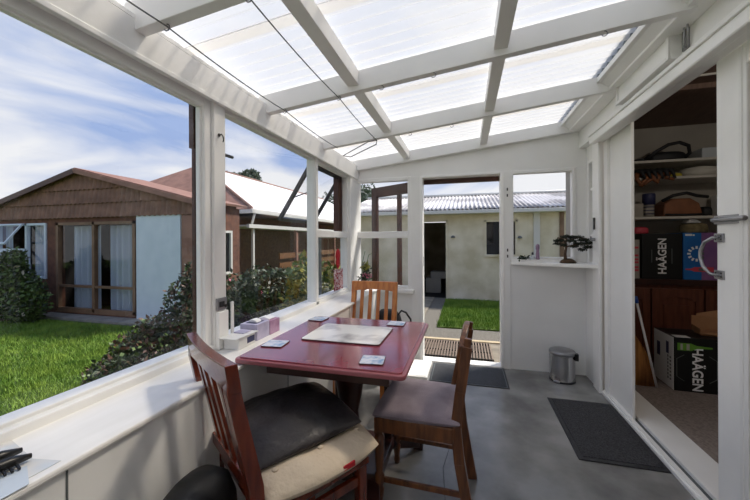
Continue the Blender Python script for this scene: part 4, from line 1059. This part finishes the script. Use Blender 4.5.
LM().box(-.09,-.075,-.1135,-.112,.34,.39).box(-.05,-.03,-.1135,-.112,.34,.39).build('bottle_label','storewall',b)
# open cardboard box on / behind the carton
b=thing('cardboard_box',(2.05,3.46,F0+K+.002),'open brown cardboard box lying on the floor carton','box',math.radians(-12))
s_=LM(); s_.box(-.15,.16,-.1,.1,0,.008); s_.box(-.15,-.142,-.1,.1,0,.05); s_.box(-.15,.16,.092,.1,0,.13); s_.box(.152,.16,-.1,.1,0,.10)
s_.build('box_walls','cardboard',b)
LM().add([(-.12,.1,.05),(.12,.1,.13),(.12,.16,.2),(-.10,.15,.14)],[(0,1,2,3)]).add([(-.15,-.1,.02),(.15,-.1,.04),(.17,-.17,.0),(-.2,-.13,.03)],[(0,1,2,3)]).build('box_flap','cardboard',b,solid=.004)
# broom
b=thing('straw_broom',(1.43,3.35,F0),'straw broom head standing on the storeroom floor by the jamb','broom')
s_=MB(); vs=[];fs=[]
for z,wx_,wy_,cx in ((0,.10,.03,1.46),(.15,.095,.03,1.435),(.28,.075,.028,1.41),(.36,.045,.022,1.395),(.42,.018,.016,1.385)):
    for k in range(16):
        a=2*PI*k/16; vs.append((cx+wx_*math.cos(a),3.36+wy_*math.sin(a),F0+z))
for i in range(4):
    for k in range(16): fs.append((i*16+k,i*16+(k+1)%16,(i+1)*16+(k+1)%16,(i+1)*16+k))
fs+=[tuple(range(16))[::-1],tuple(range(64,80))]
s_.add(vs,fs,True).build('bristles','straw',b)
MB().tube([(1.385,3.36,F0+.4),(1.35,3.36,1.0)],.012,8).build('broom_handle','brownwood',b)
b=thing('white_stick',(1.5,3.30,F0),'slanting white stick with a blue end beside the straw broom','stick')
MB().tube([(1.535,3.31,F0+.006),(1.395,3.31,.74)],.009,10).build('stick_shaft','stickwhite',b)
MB().tube([(1.396,3.31,.735),(1.385,3.31,.79)],.014,10).build('blue_grip','blueplastic',b)

# ================================================================= CAMERA
cam=bpy.data.cameras.new('camera'); co=bpy.data.objects.new('camera',cam); C.objects.link(co)
cam.sensor_width=36; cam.lens=333/750*36; cam.sensor_fit='HORIZONTAL'
cam.shift_y=-10/750; cam.clip_start=.02; cam.clip_end=200
TH=math.atan(91/333)
co.matrix_world=Matrix.Translation((0,0,1.28)) @ Matrix.Rotation(TH,4,'Z') @ Matrix.Rotation(PI/2,4,'X') @ Matrix.Rotation(-.005,4,'Z')
SC.camera=co

# ================================================================= LIGHT
wd_=bpy.data.worlds.new('sky'); SC.world=wd_; wd_.use_nodes=True
N=wd_.node_tree.nodes; L=wd_.node_tree.links; bg=N['Background']
tc=N.new('ShaderNodeTexCoord'); mp=N.new('ShaderNodeMapping'); mp.inputs['Scale'].default_value=(1,1,3.2); mp.inputs['Rotation'].default_value=(0.1,0,.5)
L.new(tc.outputs['Generated'],mp.inputs['Vector'])
nz=N.new('ShaderNodeTexNoise'); nz.inputs['Scale'].default_value=2.1; nz.inputs['Detail'].default_value=7; nz.inputs['Roughness'].default_value=.5; nz.inputs['Distortion'].default_value=.6
L.new(mp.outputs[0],nz.inputs['Vector'])
sep=N.new('ShaderNodeSeparateXYZ'); L.new(tc.outputs['Generated'],sep.inputs[0])
# more cloud towards the horizon
ma=N.new('ShaderNodeMapRange'); ma.inputs['From Min'].default_value=.02; ma.inputs['From Max'].default_value=.42; ma.inputs['To Min'].default_value=.26; ma.inputs['To Max'].default_value=-.06
L.new(sep.outputs['Z'],ma.inputs['Value'])
ad=N.new('ShaderNodeMath'); ad.operation='ADD'; L.new(nz.outputs['Fac'],ad.inputs[0]); L.new(ma.outputs[0],ad.inputs[1])
cr=N.new('ShaderNodeValToRGB'); cr.color_ramp.elements[0].position=.46; cr.color_ramp.elements[0].color=(0,0,0,1); cr.color_ramp.elements[1].position=.68; cr.color_ramp.elements[1].color=(1,1,1,1)
L.new(ad.outputs[0],cr.inputs[0])
mx=N.new('ShaderNodeMix'); mx.data_type='RGBA'
mx.inputs['A'].default_value=(.31,.42,.69,1); mx.inputs['B'].default_value=(.80,.81,.84,1)
L.new(cr.outputs[0],mx.inputs['Factor']); L.new(mx.outputs['Result'],bg.inputs['Color'])
bg.inputs['Strength'].default_value=.82
al_=bpy.data.lights.new('storeroom_fill_light','POINT'); al_.energy=13; al_.shadow_soft_size=.06; al_.color=(1,.93,.84)  # unseen light added to lift the dim storeroom shelves
ao=bpy.data.objects.new('storeroom_fill_light',al_); C.objects.link(ao); ao.location=(2.0,1.7,2.28)
sun=bpy.data.lights.new('sun','SUN'); sun.energy=4.3; sun.angle=math.radians(6); sun.color=(1,.95,.87)
so=bpy.data.objects.new('sun',sun); C.objects.link(so)
d=Vector((.58,.55,1.1)).normalized()         # towards the sun
so.rotation_euler=d.to_track_quat('Z','Y').to_euler()
SC.view_settings.view_transform='Standard'; SC.view_settings.look='None'; SC.view_settings.gamma=1.0; SC.view_settings.exposure=0.45
SC.cycles.max_bounces=10; SC.cycles.diffuse_bounces=6; SC.cycles.glossy_bounces=4; SC.cycles.transparent_max_bounces=16; SC.cycles.transmission_bounces=6
SC.cycles.use_denoising=True
